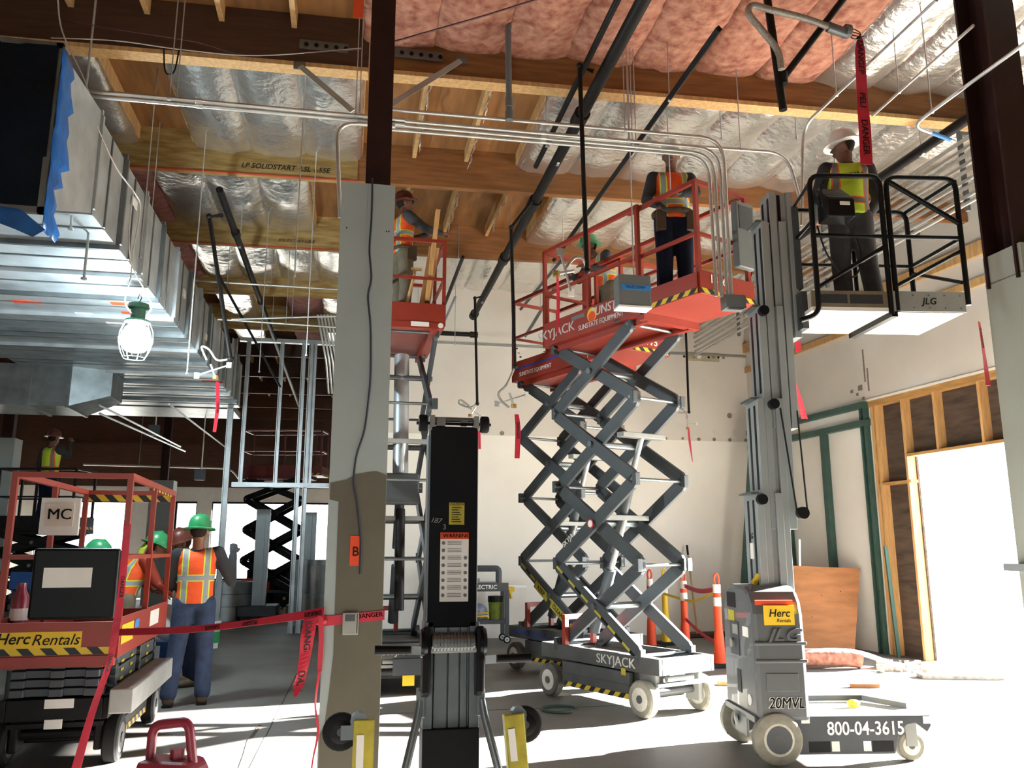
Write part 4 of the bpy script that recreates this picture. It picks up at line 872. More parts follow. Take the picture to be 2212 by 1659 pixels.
flex_drop('dark sprinkler drop with a looped hose and white plates on the back wall', Vector((atY(1481, 690, 13.4).x, 13.4, ZD)), atY(1488, 890, 13.4), [atY(1488, 890, 13.4), atY(1470, 892, 13.4), atY(1452, 886, 13.4), atY(1466, 880, 13.4), atY(1482, 892, 13.4), atY(1484, 905, 13.4)], atY(1485, 915, 13.4), (0, 0, -1))
flex_drop('leaning sprinkler drop dangling below the galvanised duct', atY(452, 468, 9.0), atY(498, 775, 9.0), [atY(498, 775, 9.0), atY(470, 778, 9.0), atY(452, 755, 9.0), atY(436, 750, 9.0), atY(447, 778, 9.0)], atY(460, 800, 9.0), (.4, 0, -1), r=.024, elbow=atY(480, 465, 9.1))
pipe('sprinkler_pipe', 'long dark sprinkler pipe running deep into the left bay', 'pipe', [(-1.52, 8.9, 5.3), (-1.45, 23, 5.3)], .04, 'steel_black', hang=((-1.51, 10.6, 5.3), (-1.49, 15, 5.3)), fit=(((-1.51, 10.2, 5.3), (0, 1, 0)), ((-1.5, 13.2, 5.3), (0, 1, 0))))
pipe('sprinkler_pipe', 'thin slanting pipe below the left bay reaching the metal studs', 'pipe', [atY(470, 590, 11), atY(605, 835, 15)], .02, 'steel_black', hang=(atY(490, 626, 11.5),))
# upper right: flexible conduit loop, black pipes
lp = pipe('flexible_conduit', 'thick grey flexible conduit looping under the pink insulation', 'conduit', spline([atY(1800, 62, 5.3), atY(1740, 40, 5.3), atY(1660, 20, 5.3), atY(1625, 12, 5.3), atY(1618, 30, 5.3), atY(1650, 70, 5.3), atY(1680, 110, 5.3), atY(1688, 150, 5.3)], 6), .026, 'hose_steel')
pipe('hanging_pipe', 'black vertical pipe with an open end before the upper roof beam', 'pipe', [atY(1655, -20, 5.4), atY(1692, 238, 5.4)], .032, 'steel_black', fit=((atY(1690, 170, 5.4), (0, 0, 1)),))
pipe('brace_pipe', 'dark diagonal brace pipe meeting the black vertical pipe', 'pipe', [atY(1828, -10, 5.3), atY(1692, 168, 5.4)], .028, 'steel_black')
cn = thing('hose_connector', 'galvanised connector with loose wires at the end of the flexible conduit', 'connector', atY(1812, 66, 5.3)); MB().cyl((-.09, 0, .02), (.07, 0, -.02), .04, n=14).build('connector_body', 'galv_dark', cn, smooth=True); MB().lathe([(.055, .05), (.055, .09)], n=14, ax='x').build('bushing', 'box_grey', cn)
for i in range(4): MB().tube(spline([(.08, 0, 0), (.13, .02, .05 - .03 * i), (.19, 0, .0 - .015 * i), (.15, .0, -.05), (.22, 0, -.02)]), .004, 5).build('loose_wire', 'steel_black', cn)
pipe('sprinkler_pipe', 'dark sprinkler pipe high along the right wall with a small side loop', 'pipe', [atZ(2118, 238, 5.35), atZ(1900, 385, 5.35), atZ(1700, 530, 5.3)], .05, 'steel_black', n=12, hang=(atZ(1990, 325, 5.35),))
# diagonal strap braces by the steel post
for a, b, d in (((645, 140), (762, 240), 'left of'), ((1000, 128), (830, 235), 'right of')):
    A, B = atY(*a, 6.7), atY(*b, 6.35); o = tag(MB().bar((0, 0, 0), B - A, .05, .006, (0, 1, 0)).build('strap_brace', 'strap'), 'flat steel strap brace ' + d + ' the steel post', 'brace'); o.location = A; MB().box((B - A) * .02, (.1, .012, .07)).build('strap_end', 'galv_dark', o)
# ------------------------------------------------------------------ cables
def cable(label, pts, r=.005, m='cable_red', n=6): return pipe('cable', label, 'cable', spline(pts, 6), r, m, n=n)
cable('pair of dark red cables sagging from the steel post to the upper edge', [atY(845, 92, 5.6), atY(950, 62, 5.6), atY(1060, 30, 5.6), atY(1180, -8, 5.6)], .009)
cable('thin pale wire sagging below the dark roof beam', [atY(110, 82, 6.4), atY(250, 88, 6.4), atY(400, 108, 6.4), atY(560, 120, 6.4), atY(780, 104, 6.4)], .005, 'cable_white')
cable('second thin wire sagging across the dark roof beam', [atY(130, 40, 6.4), atY(230, 60, 6.4), atY(420, 90, 6.4), atY(540, 118, 6.4), atY(780, 107, 6.4)], .004, 'cable_red')
cable('pale lamp cord running down from the roof along the duct', [atY(125, 0, 6.2), atY(135, 70, 6.2), atY(185, 180, 6.2), atY(205, 260, 6.3), atY(250, 360, 6.6), atY(290, 415, 7.0), atY(303, 450, 7.2), atY(288, 540, 7.2), atY(282, 600, 7.3), atY(270, 650, 7.8), atY(285, 678, 8.15)], .006, 'cable_white')
cable('second lamp cord looping at the work lamp', [atY(288, 415, 7.0), atY(279, 500, 7.0), atY(284, 570, 7.1), atY(315, 630, 7.6), atY(328, 660, 7.9), atY(318, 680, 8.15)], .006, 'cable_white')
cable('dark cord taped down the front of the drywalled column', [Vector(atY(x, y, CY0 - .008)) for x, y in ((804, 385), (804, 420), (802, 480), (798, 540), (802, 600), (795, 640), (800, 700), (801, 760), (800, 820), (795, 870), (787, 930), (770, 985), (764, 1040), (770, 1080), (776, 1130), (780, 1180), (778, 1240))], .006, 'cable')
cable('black loop of cable hanging from the nailer near the duct', [atY(354, 104, 6.75), atY(356, 150, 6.73), atY(366, 161, 6.72), atY(378, 150, 6.73), atY(387, 106, 6.75)], .007, 'black')
# work lamp
wl = thing('work_lamp', 'glaring caged work lamp hanging before the galvanised duct', 'lamp', atY(300, 660, 8.2)); wl.scale = (1.3, 1.3, 1.3)
MB().tube([(0, 0, .02), (.015, 0, .06), (.0, 0, .09), (-.012, 0, .05)], .004, 5).build('hook', 'steel_black', wl)
MB().lathe([(.02, .02), (.07, .01), (.075, -.02), (.05, -.03), (.05, -.10), (.085, -.115), (.085, -.13), (.03, -.13)], n=18).build('socket', 'lamp_green', wl, smooth=True)
MB().lathe([(.03, -.13), (.075, -.17), (.108, -.24), (.105, -.30), (.065, -.345), (.01, -.36)], n=18).build('bulb', 'bulb', wl, smooth=True)
cg = MB()
for i in range(8):
    a = i * pi / 4; cg.tube([(cos(a) * r, sin(a) * r, z) for r, z in ((.085, -.125), (.115, -.2), (.12, -.27), (.1, -.35), (.075, -.40))], .003, 5)
cg.tube([(cos(a * pi / 8) * .12, sin(a * pi / 8) * .12, -.25) for a in range(17)], .003, 5).tube([(cos(a * pi / 8) * .075, sin(a * pi / 8) * .075, -.40) for a in range(17)], .003, 5)
cg.build('cage', 'grey_light', wl)
# ------------------------------------------------------------------ workers
def vest_mat(name, base, edge, zs, xs, silver='#8f9496', hw=.022, ew=.011):
    m = bpy.data.materials.new(name); m.use_nodes = True; nt = m.node_tree; b = nt.nodes['Principled BSDF']; b.inputs['Roughness'].default_value = .8
    tc = nt.nodes.new('ShaderNodeTexCoord'); sp = nt.nodes.new('ShaderNodeSeparateXYZ'); nt.links.new(tc.outputs['Object'], sp.inputs[0])
    nz = nt.nodes.new('ShaderNodeTexNoise'); nz.inputs['Scale'].default_value = 9; nt.links.new(tc.outputs['Object'], nz.inputs['Vector'])
    bp = nt.nodes.new('ShaderNodeBump'); bp.inputs['Strength'].default_value = .5; bp.inputs['Distance'].default_value = .03; nt.links.new(nz.outputs['Fac'], bp.inputs['Height']); nt.links.new(bp.outputs[0], b.inputs['Normal'])
    def mth(op, a, bb=None):
        n = nt.nodes.new('ShaderNodeMath'); n.operation = op
        for i, v in enumerate((a, bb)):
            if v is None: continue
            if isinstance(v, (int, float)): n.inputs[i].default_value = v
            else: nt.links.new(v, n.inputs[i])
        return n.outputs[0]
    dist = None
    for z in zs:
        d = mth('ABSOLUTE', mth('SUBTRACT', sp.outputs[2], z)); dist = d if dist is None else mth('MINIMUM', dist, d)
    for x in xs:
        d = mth('ABSOLUTE', mth('SUBTRACT', mth('ABSOLUTE', sp.outputs[0]), x)); dist = d if dist is None else mth('MINIMUM', dist, d)
    m1 = nt.nodes.new('ShaderNodeMixRGB'); m1.inputs[1].default_value = (*rgb(base), 1); m1.inputs[2].default_value = (*rgb(edge), 1); nt.links.new(mth('LESS_THAN', dist, hw + ew), m1.inputs[0])
    m2 = nt.nodes.new('ShaderNodeMixRGB'); nt.links.new(m1.outputs[0], m2.inputs[1]); m2.inputs[2].default_value = (*rgb(silver), 1); nt.links.new(mth('LESS_THAN', dist, hw), m2.inputs[0])
    nt.links.new(m2.outputs[0], b.inputs['Base Color']); MATS[name] = m
vest_mat('vest_orange', '#e8551f', '#c9d63a', (1.18,), (.10,))
vest_mat('vest_orange_b', '#e8551f', '#c9d63a', (1.10,), (.11,))
vest_mat('vest_lime', '#b8d437', '#e0622a', (1.06,), (.13,), silver='#6d6a66')
def cap(mb, a, b, ra, rb, flat=1.0, n=14):
    a, b = Vector(a), Vector(b); mb.tube([a, a.lerp(b, .33), a.lerp(b, .66), b], [ra, ra * .67 + rb * .33, ra * .33 + rb * .67, rb], n, flat)
    mb.sph(a, ra * min(1, flat + .1), n, 8); mb.sph(b, rb, n, 8); return mb
def fuse(o, vox, it=4):
    r = o.modifiers.new('fuse', 'REMESH'); r.mode = 'VOXEL'; r.voxel_size = vox; r.use_smooth_shade = True
    s = o.modifiers.new('relax', 'SMOOTH'); s.factor = .5; s.iterations = it; return o
BASE = dict(pel=(0, 0, .96), wai=(0, 0, 1.08), che=(0, 0, 1.28), nek=(0, .01, 1.46), hed=(0, -.015, 1.62),
    sl=(.185, .01, 1.40), el=(.235, .03, 1.12), wl=(.23, -.08, .90), sr=(-.185, .01, 1.40), er=(-.235, .03, 1.12), wr=(-.23, -.08, .90),
    hl=(.09, 0, .93), kl=(.105, -.02, .50), al=(.11, .02, .09), hr=(-.09, 0, .93), kr=(-.105, -.02, .50), ar=(-.11, .02, .09), look=(0, -1, 0))
def hand(mb, w, d, side):
    w, d = Vector(w), Vector(d).normalized(); s = d.cross(Vector((0, 0, 1))); s = s.normalized() if s.length > .2 else Vector((1, 0, 0)); u = s.cross(d).normalized()
    palm = w + d * .055; mb.tube([w, w + d * .03, w + d * .09], [.026, .038, .036], 12, .55); mb.sph(palm, (.03, .03, .03), 10, 6)
    for i, (o, L) in enumerate(((-.030, .062), (-.010, .075), (.010, .07), (.029, .055))):
        b0 = w + d * .085 + s * o; k1 = b0 + d * L * .55 - u * L * .12; k2 = b0 + d * L * .85 - u * L * .45; mb.tube([b0 - d * .02, b0, k1, k2], [.0105, .0105, .0095, .008], 8)
    t0 = w + d * .03 + s * (.03 * side); mb.tube([t0, t0 + d * .03 + s * .022 * side - u * .01, t0 + d * .058 + s * .026 * side - u * .018], [.013, .012, .009], 8)
def person(label, loc, rz, pose=None, hat='hat_green', vest='vest_orange', shirt='shirt_dark', legs='denim', boots='boot', skin='skin', gloves=None, glasses=False, hair=True, scale=1.0, brim=1.0):
    t = thing('person', label, 'person', loc, rz); t.scale = (scale,) * 3
    J = {k: Vector(v) for k, v in BASE.items()}
    for k, v in (pose or {}).items(): J[k] = Vector(v)
    H = J['hed']; lk = J['look'].normalized(); sd = lk.cross(Vector((0, 0, 1))).normalized(); up = sd.cross(lk)
    def h(x, y, z): return H + sd * x + lk * y + up * z
    b = MB()
    # head, face, neck
    b.sph(H + up * .025, (.078, .095, .105), 18, 12); cap(b, h(0, .02, -.03), h(0, .035, -.085), .062, .045)
    b.tube([h(0, .085, .02), h(0, .108, -.012), h(0, .09, -.022)], [.010, .017, .012], 8); b.sph(h(0, .082, -.055), .022, 8, 6)
    b.sph(h(.03, .08, .035), .018, 8, 6); b.sph(h(-.03, .08, .035), .018, 8, 6)
    for s in (-1, 1): b.sph(h(s * .08, -.005, .0), (.012, .022, .034), 8, 6)
    cap(b, J['nek'], h(0, -.01, -.06), .056, .054)
    # core under the clothes
    b.tube([J['pel'], J['wai'], J['che'], J['nek']], [.12, .11, .12, .07], 14, .65)
    for s in 'lr':
        cap(b, J['s' + s], J['e' + s], .042, .036); cap(b, J['e' + s], J['w' + s], .036, .026); cap(b, J['h' + s], J['k' + s], .06, .045); cap(b, J['k' + s], J['a' + s], .045, .034)
        b.tube([J['s' + s], J['che']], [.05, .07], 10); b.tube([J['h' + s], J['pel']], [.06, .08], 10)
        b.sph(J['a' + s] + Vector((0, -.05, -.05)), (.03, .07, .03), 8, 6)
        hd = (J['w' + s] - J['e' + s]); hand(b, J['w' + s], hd, 1 if s == 'r' else -1)
    body = b.build('body', skin, t, smooth=True); fuse(body, .0085, 2)
    for s in (-1, 1):
        MB().sph(h(s * .031, .088, .018), (.012, .009, .009), 8, 6).build('eye', 'white', t, smooth=True); MB().sph(h(s * .031, .097, .018), .005, 6, 5).build('pupil', 'black', t, smooth=True)
    MB().tube([h(-.024, .093, -.052), h(0, .101, -.05), h(.024, .093, -.052)], .006, 6).build('mouth', 'patch_dark', t, smooth=True)
    if hair: MB().sph(H + up * .03 - lk * .018, (.083, .094, .10), 16, 10).build('hair', 'hair', t, smooth=True)
    # trousers
    q = MB(); q.tube([J['pel'] - (J['wai'] - J['pel']) * .5, J['pel'], J['wai']], [.145, .168, .155], 16, .72)
    for s in 'lr': cap(q, J['h' + s], J['k' + s], .108, .084); cap(q, J['k' + s], J['a' + s] + Vector((0, 0, .02)), .084, .078)
    fuse(q.build('trousers', legs, t, smooth=True), .016)
    # shirt with sleeves
    q = MB(); q.tube([J['pel'] + Vector((0, 0, .0)), J['wai'], J['che'], (J['che'] + J['nek']) / 2, J['nek']], [.15, .15, .172, .155, .07], 16, .7)
    for s in 'lr':
        cap(q, J['s' + s], J['e' + s], .07, .055); cap(q, J['e' + s], J['w' + s], .055, .042); q.tube([J['s' + s], J['che'].lerp(J['nek'], .35)], [.068, .1], 12)
    fuse(q.build('shirt', shirt, t, smooth=True), .016)
    # vest
    if vest:
        q = MB(); q.tube([J['pel'] - (J['wai'] - J['pel']) * .2, J['wai'], J['che'], J['che'].lerp(J['nek'], .55), J['nek'] - Vector((0, 0, .02))], [.178, .168, .186, .168, .085], 18, .74)
        for s in 'lr': q.tube([J['s' + s].lerp(J['che'], .12), J['che'].lerp(J['nek'], .35)], [.082, .11], 12)
        fuse(q.build('vest', vest, t, smooth=True), .016)
    for s in 'lr':
        a = J['a' + s]; k = (J['k' + s] - a).normalized()
        q = MB(); q.tube([a + k * .16, a + k * .05, a - Vector((0, 0, .01))], [.068, .064, .062], 12); q.tube([a + Vector((0, .06, -.045)), a + Vector((0, -.02, -.04)), a + Vector((0, -.11, -.05)), a + Vector((0, -.17, -.06))], [.046, .058, .054, .042], 12, .75)
        fuse(q.build('boot', boots, t, smooth=True), .012); MB().tube([a + Vector((0, .08, -.08)), a + Vector((0, -.19, -.08))], [.05, .045], 12, .25).build('sole', 'rubber', t, smooth=True)
        if gloves:
            g = MB(); hand(g, J['w' + s], J['w' + s] - J['e' + s], 1 if s == 'r' else -1); g.v = [tuple(Vector(v) + (Vector(v) - J['w' + s]) * .04) for v in g.v]; fuse(g.build('glove', gloves, t, smooth=True), .008, 2)
    if hat:
        hm = MB(); nn = 22; rows = []
        for (r, z) in ((.118, .05), (.116, .075), (.112, .10), (.10, .135), (.075, .162), (.04, .176), (.005, .18)):
            rows.append([h(cos(2 * pi * k / nn) * r * .92, sin(2 * pi * k / nn) * r * 1.1, z) for k in range(nn)])
        rb = [h(cos(2 * pi * k / nn) * .15 * brim, sin(2 * pi * k / nn) * .175 * brim, .038 - (.012 if sin(2 * pi * k / nn) > 0 else 0)) for k in range(nn)]
        rows = [[Vector(p) - up * .008 for p in rb], rb] + rows
        for r in rows: hm.v += [tuple(p) for p in r]
        for i in range(len(rows) - 1):
            for k in range(nn): a = i * nn + k; c = i * nn + (k + 1) % nn; hm.f.append((a, c, c + nn, a + nn)); hm.mi.append(0)
        hm.f.append(tuple((len(rows) - 1) * nn + k for k in range(nn))); hm.mi.append(0); hm.f.append(tuple(range(nn))[::-1]); hm.mi.append(0)
        ho = hm.build('hard_hat', hat, t, smooth=True); MB().tube([h(0, .11, .09), h(0, .07, .158), h(0, 0, .187), h(0, -.07, .158), h(0, -.11, .09)], .009, 8).build('hat_ridge', hat, ho, smooth=True)
    if glasses:
        g = MB()
        for s in (-1, 1): g.tube([h(s * .012, .108, .018), h(s * .055, .098, .018)], .016, 8); g.tube([h(s * .055, .095, .022), h(s * .083, .0, .02)], .004, 6)
        g.build('safety_glasses', 'black_gloss', t, smooth=True)
    return t
# the man in jeans, back to the camera
p1 = person('person in orange vest, jeans and green hard hat standing back turned beside the metal stud', (-1.45, 8.78, 0), pi + .12,
    dict(sr=(-.19, .0, 1.42), er=(-.33, .0, 1.14), wr=(-.33, -.17, 1.40), el=(.25, -.02, 1.14), wl=(.17, -.22, 1.04), hr=(-.1, 0, .93), kr=(-.12, -.03, .5), ar=(-.13, .0, .09), kl=(.13, 0, .5), al=(.17, .06, .09), look=(-.25, -1, -.05)), gloves='glove')
pp = tag(MB().box((0, 0, 0), (.02, .16, .22)).build('paper_roll', 'white'), 'white papers held by the person in jeans', 'papers'); pp.location = (-1.66, 8.93, 1.02)
MB().b2((-.02, -.19, .97), (.1, -.175, 1.0)).build('shirt_tail', 'grey_light', p1)
p2 = person('person in green hard hat with neon neck flap, hunched behind the orange rail', (*atY(262, 1330, 9.7).xy, 0), pi / 2 + .5,
    dict(che=(0, -.1, 1.22), wai=(0, -.03, 1.06), nek=(0, -.2, 1.36), hed=(0, -.29, 1.47), sl=(.185, -.15, 1.33), sr=(-.185, -.15, 1.33), el=(.25, -.26, 1.1), er=(-.25, -.26, 1.1), wl=(.15, -.42, 1.0), wr=(-.15, -.42, 1.0), look=(0, -1, -.35)), vest='vest_orange_b', shirt='lift_orange', legs='khaki')
MB().strip([(0, -.22, 1.54), (0, -.16, 1.46), (0, -.13, 1.36)], [(.2, 0, 0), (.24, 0, 0), (.26, 0, 0)], .006).build('neck_flap', 'vest_lime', p2)
p3 = person('person in brown hard hat and orange vest facing the hunched one', (*atY(420, 1330, 10.0).xy, 0), -pi / 2 + .4,
    dict(che=(0, -.06, 1.24), nek=(0, -.12, 1.4), hed=(0, -.19, 1.51), sl=(.185, -.08, 1.37), sr=(-.185, -.08, 1.37), el=(.24, -.16, 1.1), er=(-.24, -.16, 1.1), wl=(.12, -.34, 1.05), wr=(-.12, -.34, 1.05), look=(0, -1, -.3)), hat='hat_brown', vest='vest_orange_b', legs='denim_dark', shirt='shirt_dark', skin='skin_b')
p4 = person('person in stickered green hard hat and orange vest bending behind the folded orange lift', (*atY(95, 1330, 9.2).xy, 0), pi / 2 + .2,
    dict(che=(0, -.16, 1.18), wai=(0, -.05, 1.05), nek=(0, -.30, 1.29), hed=(0, -.40, 1.38), sl=(.185, -.25, 1.27), sr=(-.185, -.25, 1.27), el=(.25, -.3, 1.0), er=(-.25, -.3, 1.0), wl=(.15, -.42, .85), wr=(-.15, -.42, .85), look=(0, -1, -.5)), vest='vest_orange_b', shirt='shirt_dark')
for i, (dx, dy, dz) in enumerate(((.05, -.48, 1.50), (-.04, -.48, 1.50), (.09, -.4, 1.49))): MB().sph((dx, dy, dz), (.025, .02, .02), 8, 6).build('hat_sticker', ('white', 'yellow', 'red_print')[i], p4)
# carpenter on the end-on lift
q3 = s3.location
p6 = person('person in brown hard hat and tool belt handling lumber on the end-on orange platform', (.50, 9.35, 3.97), pi / 2 + .35,
    dict(el=(.30, -.2, 1.25), wl=(.22, -.42, 1.36), er=(-.30, -.18, 1.22), wr=(-.2, -.42, 1.25), look=(-.2, -1, .2)), hat='hat_brown', vest='vest_orange', shirt='work_grey', legs='khaki', skin='skin_b', glasses=True, scale=.94)
tb = MB().tube([(cos(a * pi / 8) * .185, sin(a * pi / 8) * .14, .99) for a in range(17)], .022, 8).box((.17, -.05, .92), (.06, .12, .18)).box((-.17, -.05, .92), (.06, .12, .18)).build('tool_belt', 'leather', p6)
lm = tag(MB().bar((0, 0, 0), (-.10, .05, -1.08), .05, .09).build('lumber_board', 'lumber'), 'pale lumber board held upright by the carpenter', 'board'); lm.location = atY(946, 455, 8.95)
lm2 = tag(MB().bar((0, 0, 0), (-.10, .05, -.72), .12, .04).build('lumber_board', 'lumber'), 'broad lumber board leaning inside the end-on orange platform', 'board'); lm2.location = atY(938, 535, 9.1)
hm_ = tag(MB().cyl((0, 0, 0), (-.09, 0, -.42), .016, .02, 8).box((.01, 0, .02), (.12, .03, .03)).build('hammer', 'wood_light'), 'hammer with a wooden handle on the carpenter tool belt', 'hammer'); hm_.location = atY(897, 585, 9.0)
# electrician on the first platform, facing the camera
def on_lift(lift, lx, ly, z): r = lift.rotation_euler.z; return (lift.location.x + lx * cos(r) - ly * sin(r), lift.location.y + lx * sin(r) + ly * cos(r), z)
p7 = person('person in orange vest with dark sleeves standing on the first orange platform', on_lift(s1, -.02, -.95, 3.69), radians(-8),
    dict(el=(.20, -.14, 1.18), wl=(.02, -.26, 1.12), er=(-.27, -.02, 1.14), wr=(-.2, -.2, 1.02), kl=(.10, -.02, .5), look=(-.1, -1, -.15)), hat='hat_white', vest='vest_orange_b', shirt='shirt_dark', legs='denim_dark', skin='skin_b', glasses=True, gloves='glove', scale=.98)
MB().tube([(cos(a * pi / 8) * .19, sin(a * pi / 8) * .15, 1.0) for a in range(17)], .03, 8).box((.15, -.1, .9), (.09, .08, .2)).box((-.15, -.1, .9), (.09, .08, .2)).build('tool_belt', 'leather', p7)
p8 = person('person in green hard hat leaning over the rail of the second orange platform', on_lift(s2, -.1, -.9, 3.69), -pi / 2 + .3,
    dict(che=(0, -.08, 1.20), nek=(0, -.18, 1.35), hed=(0, -.26, 1.46), sl=(.185, -.12, 1.32), sr=(-.185, -.12, 1.32), el=(.28, -.25, 1.08), er=(-.28, -.25, 1.08), wl=(.2, -.42, 1.1), wr=(-.2, -.42, 1.1), look=(0, -1, -.1)), hat='hat_green', vest='vest_orange_b', shirt='work_grey', legs='khaki', skin='skin_b', scale=.92)
# man in the mast lift basket, back turned, looking left
p9 = person('person in lime vest and white hard hat standing in the black basket', (*on_lift(jl, 1.02, -.02, 0)[:2], 3.28), pi - .25,
    dict(el=(.27, -.05, 1.13), wl=(.2, -.28, 1.06), er=(-.27, -.02, 1.12), wr=(-.22, -.22, 1.0), kr=(-.13, -.02, .5), ar=(-.16, .02, .09), look=(1.0, -.45, -.1)), hat='hat_white', vest='vest_lime', shirt='shirt_dark', legs='work_grey', skin='skin_b', scale=.93)
MB().tube(spline([(.02 - .012 * i, .137 - .0006 * abs(i - 4), 1.30 + .014 * sin(i * 2.3)) for i in range(11)], 4), .003, 5).build('pen_scribble', 'black_print', p9)
# far worker on a raised platform
pf = atY(108, 975, 16.5)
far3, *_ = scissor('dark scissor lift raised far left below the branch duct', (pf.x, 16.6, 0), radians(80), [.5, .95, 1.4, 1.75], ext=.0, y0=-.7, y1=.7, body='steel_black', arm='steel_black', base='steel_black', far=True)
p5 = person('person in lime vest standing far left on a dark raised lift', (pf.x, 16.6, 1.85), 2.6, dict(er=(-.3, -.1, 1.3), wr=(-.2, -.2, 1.55)), hat='hat_brown', vest='vest_lime', legs='denim_dark', skin='skin_b')
# ------------------------------------------------------------------ red barricade tape
def ribbon(name, label, pts, wv, m='danger_red', words=(), size=.05, loc=None, twist=None):
    pts = [Vector(p) for p in pts]; o0 = pts[0].copy(); P = spline([p - o0 for p in pts], 5); n = len(P)
    W = [Vector(w) for w in wv]; ws = []
    for i in range(n):
        f = i / (n - 1) * (len(W) - 1); k = min(int(f), len(W) - 2); ws.append(W[k].lerp(W[k + 1], f - k))
    o = MB().strip(P, ws, .0025).build(name, m); o.location = o0; tag(o, label, 'tape')
    for (t, s) in words:
        i = min(int(t * (n - 1)), n - 2); p = P[i]; d = (P[i + 1] - P[i]).normalized(); w = ws[i].normalized()
        X, Yv = d, w
        if Vector(X).cross(Yv).y > 0: Yv = -Yv
        nrm = Vector(X).cross(Yv).normalized()
        text(s, size, 'black_print', o, p + nrm * .004, axes=(X, Yv), bold=.002)
    return o
yc = CY0 - .006
A0 = atY(700, 1322, 4.66); B0 = Vector((-1.52, 6.24, .90))
ribbon('danger_tape', 'long red danger tape strung from the column to the folded orange lift', [A0, A0.lerp(B0, .3) + Vector((0, 0, -.02)), A0.lerp(B0, .6) + Vector((0, 0, -.025)), B0], [(0, .01, .05), (0, .01, .035), (0, .01, .04), (0, .01, .045)], words=((.12, 'DANGER'), (.35, 'PELIGRO'), (.55, 'DANGER')), size=.035)
w = MB()
for (a, b) in (((CX0 - .01, yc), (CX1 + .008, yc)), ((CX1 + .008, yc), (CX1 + .008, CY0 + .32)), ((CX1 + .008, CY0 + .32), (CX0 - .01, CY0 + .32)), ((CX0 - .01, CY0 + .32), (CX0 - .01, yc))):
    w.bar((a[0], a[1], 1.072 + .03 * (a[0] > 0)), (b[0], b[1], 1.072 + .03 * (b[0] > 0)), .003, .05)
o = tag(w.build('danger_tape', 'danger_red'), 'red danger tape wrapped around the drywalled column', 'tape'); text('DANGER', .035, 'black_print', o, (.13, yc - .003, 1.10), axes=((1, 0, .08), (-.08, 0, 1)), bold=.001)
MB().sph((CX0 - .01, yc - .01, 1.075), (.035, .025, .022), 10, 6).build('knot', 'danger_red', o, smooth=True)
ribbon('danger_tape', 'crumpled red danger tape tail hanging off the left of the column', [atY(672, 1335, 4.64), atY(665, 1370, 4.62), atY(660, 1410, 4.62), atY(652, 1455, 4.60), atY(645, 1480, 4.6), atY(638, 1505, 4.58)], [(.07, 0, .01), (.07, .02, 0), (.06, .02, .01), (.05, .03, .01), (.055, 0, 0), (.01, 0, 0)], words=((.28, 'DANGER'), (.75, 'DAN')), size=.05)
ribbon('danger_tape', 'narrow red danger tape tail hanging flat against the column edge', [atY(692, 1330, 4.67), atY(694, 1380, 4.67), atY(690, 1450, 4.67)], [(.03, 0, 0), (.026, 0, 0), (.024, 0, 0)])
ribbon('danger_tape', 'twisted red tape string trailing to the floor left of the column', [atY(690, 1450, 4.66), atY(681, 1520, 4.66), atY(687, 1580, 4.66), atY(676, 1640, 4.66), atY(668, 1700, 4.66)], [(.016, 0, 0), (.008, .01, 0), (.014, 0, 0), (.008, 0, 0), (.01, 0, 0)])
ribbon('danger_tape', 'red danger tape hanging down the corner of the folded orange lift', [(-1.50, 6.2, 1.62), (-1.5, 6.2, 1.2), (-1.51, 6.18, .92), (-1.53, 6.17, .7), (-1.60, 6.14, .4), (-1.66, 6.1, .03)], [(.05, 0, 0), (.04, .02, 0), (.05, 0, 0), (.035, .02, 0), (.045, 0, 0), (.06, 0, 0)], words=((.2, 'DANGER'), (.6, 'DANGER')), size=.035)
ribbon('danger_tape', 'long red danger tape hanging vertically above the basket at the upper right', [atY(1858, 78, 5.3), atY(1858, 110, 5.3), atY(1862, 200, 5.3), atY(1868, 280, 5.3), atY(1872, 355, 5.3)], [(.02, 0, 0), (.09, 0, 0), (.10, .01, 0), (.10, -.01, 0), (.105, 0, 0)], words=((.30, 'DANGER'), (.55, 'PELI'), (.80, 'DANGER')), size=.075)
ribbon('danger_tape', 'red danger tape hanging from the hose beside the second orange platform', [atY(1116, 895, 8.6), atY(1119, 930, 8.6), atY(1117, 990, 8.6)], [(.045, 0, 0), (.06, .01, 0), (.055, 0, 0)], words=((.55, 'DANGER'),), size=.045)
ribbon('danger_tape', 'red danger tape hanging from the leaning sprinkler drop below the duct', [atY(470, 825, 9.0), atY(470, 880, 9.0), atY(463, 933, 9.0)], [(.03, .03, 0), (.035, .02, 0), (.03, .02, 0)], words=((.5, 'DANGER'),), size=.03)
ribbon('danger_tape', 'red danger tape hanging beside the drywalled column at the right edge', [atY(2115, 695, 5.2), atY(2125, 760, 5.2), atY(2135, 833, 5.2)], [(.035, .02, 0), (.04, .02, 0), (.045, 0, 0)], words=((.35, 'DANGER'),), size=.04)
ribbon('danger_tape', 'slanting red tape piece just behind the grey mast', [atY(1718, 825, 8), atY(1728, 865, 8), atY(1738, 905, 8)], [(.03, .03, 0), (.07, .02, 0), (.08, 0, 0)])
ribbon('danger_tape', 'small square red tape flag behind the grey mast under the basket', [atY(1724, 738, 8), atY(1724, 760, 8)], [(.06, 0, .01), (.06, 0, .01)])
ribbon('danger_tape', 'thin red tape string below the looped hose on the back wall', [atY(1487, 925, 13.35), atY(1490, 955, 13.35), atY(1496, 998, 13.35)], [(.03, 0, 0), (.04, 0, 0), (.01, 0, 0)])
ribbon('danger_tape', 'pink tape streamer hanging over the first orange side panel', [atY(1204, 596, 6.0), atY(1206, 650, 6.0), atY(1204, 725, 6.0)], [(.02, .02, 0), (.03, .01, 0), (.012, 0, 0)])
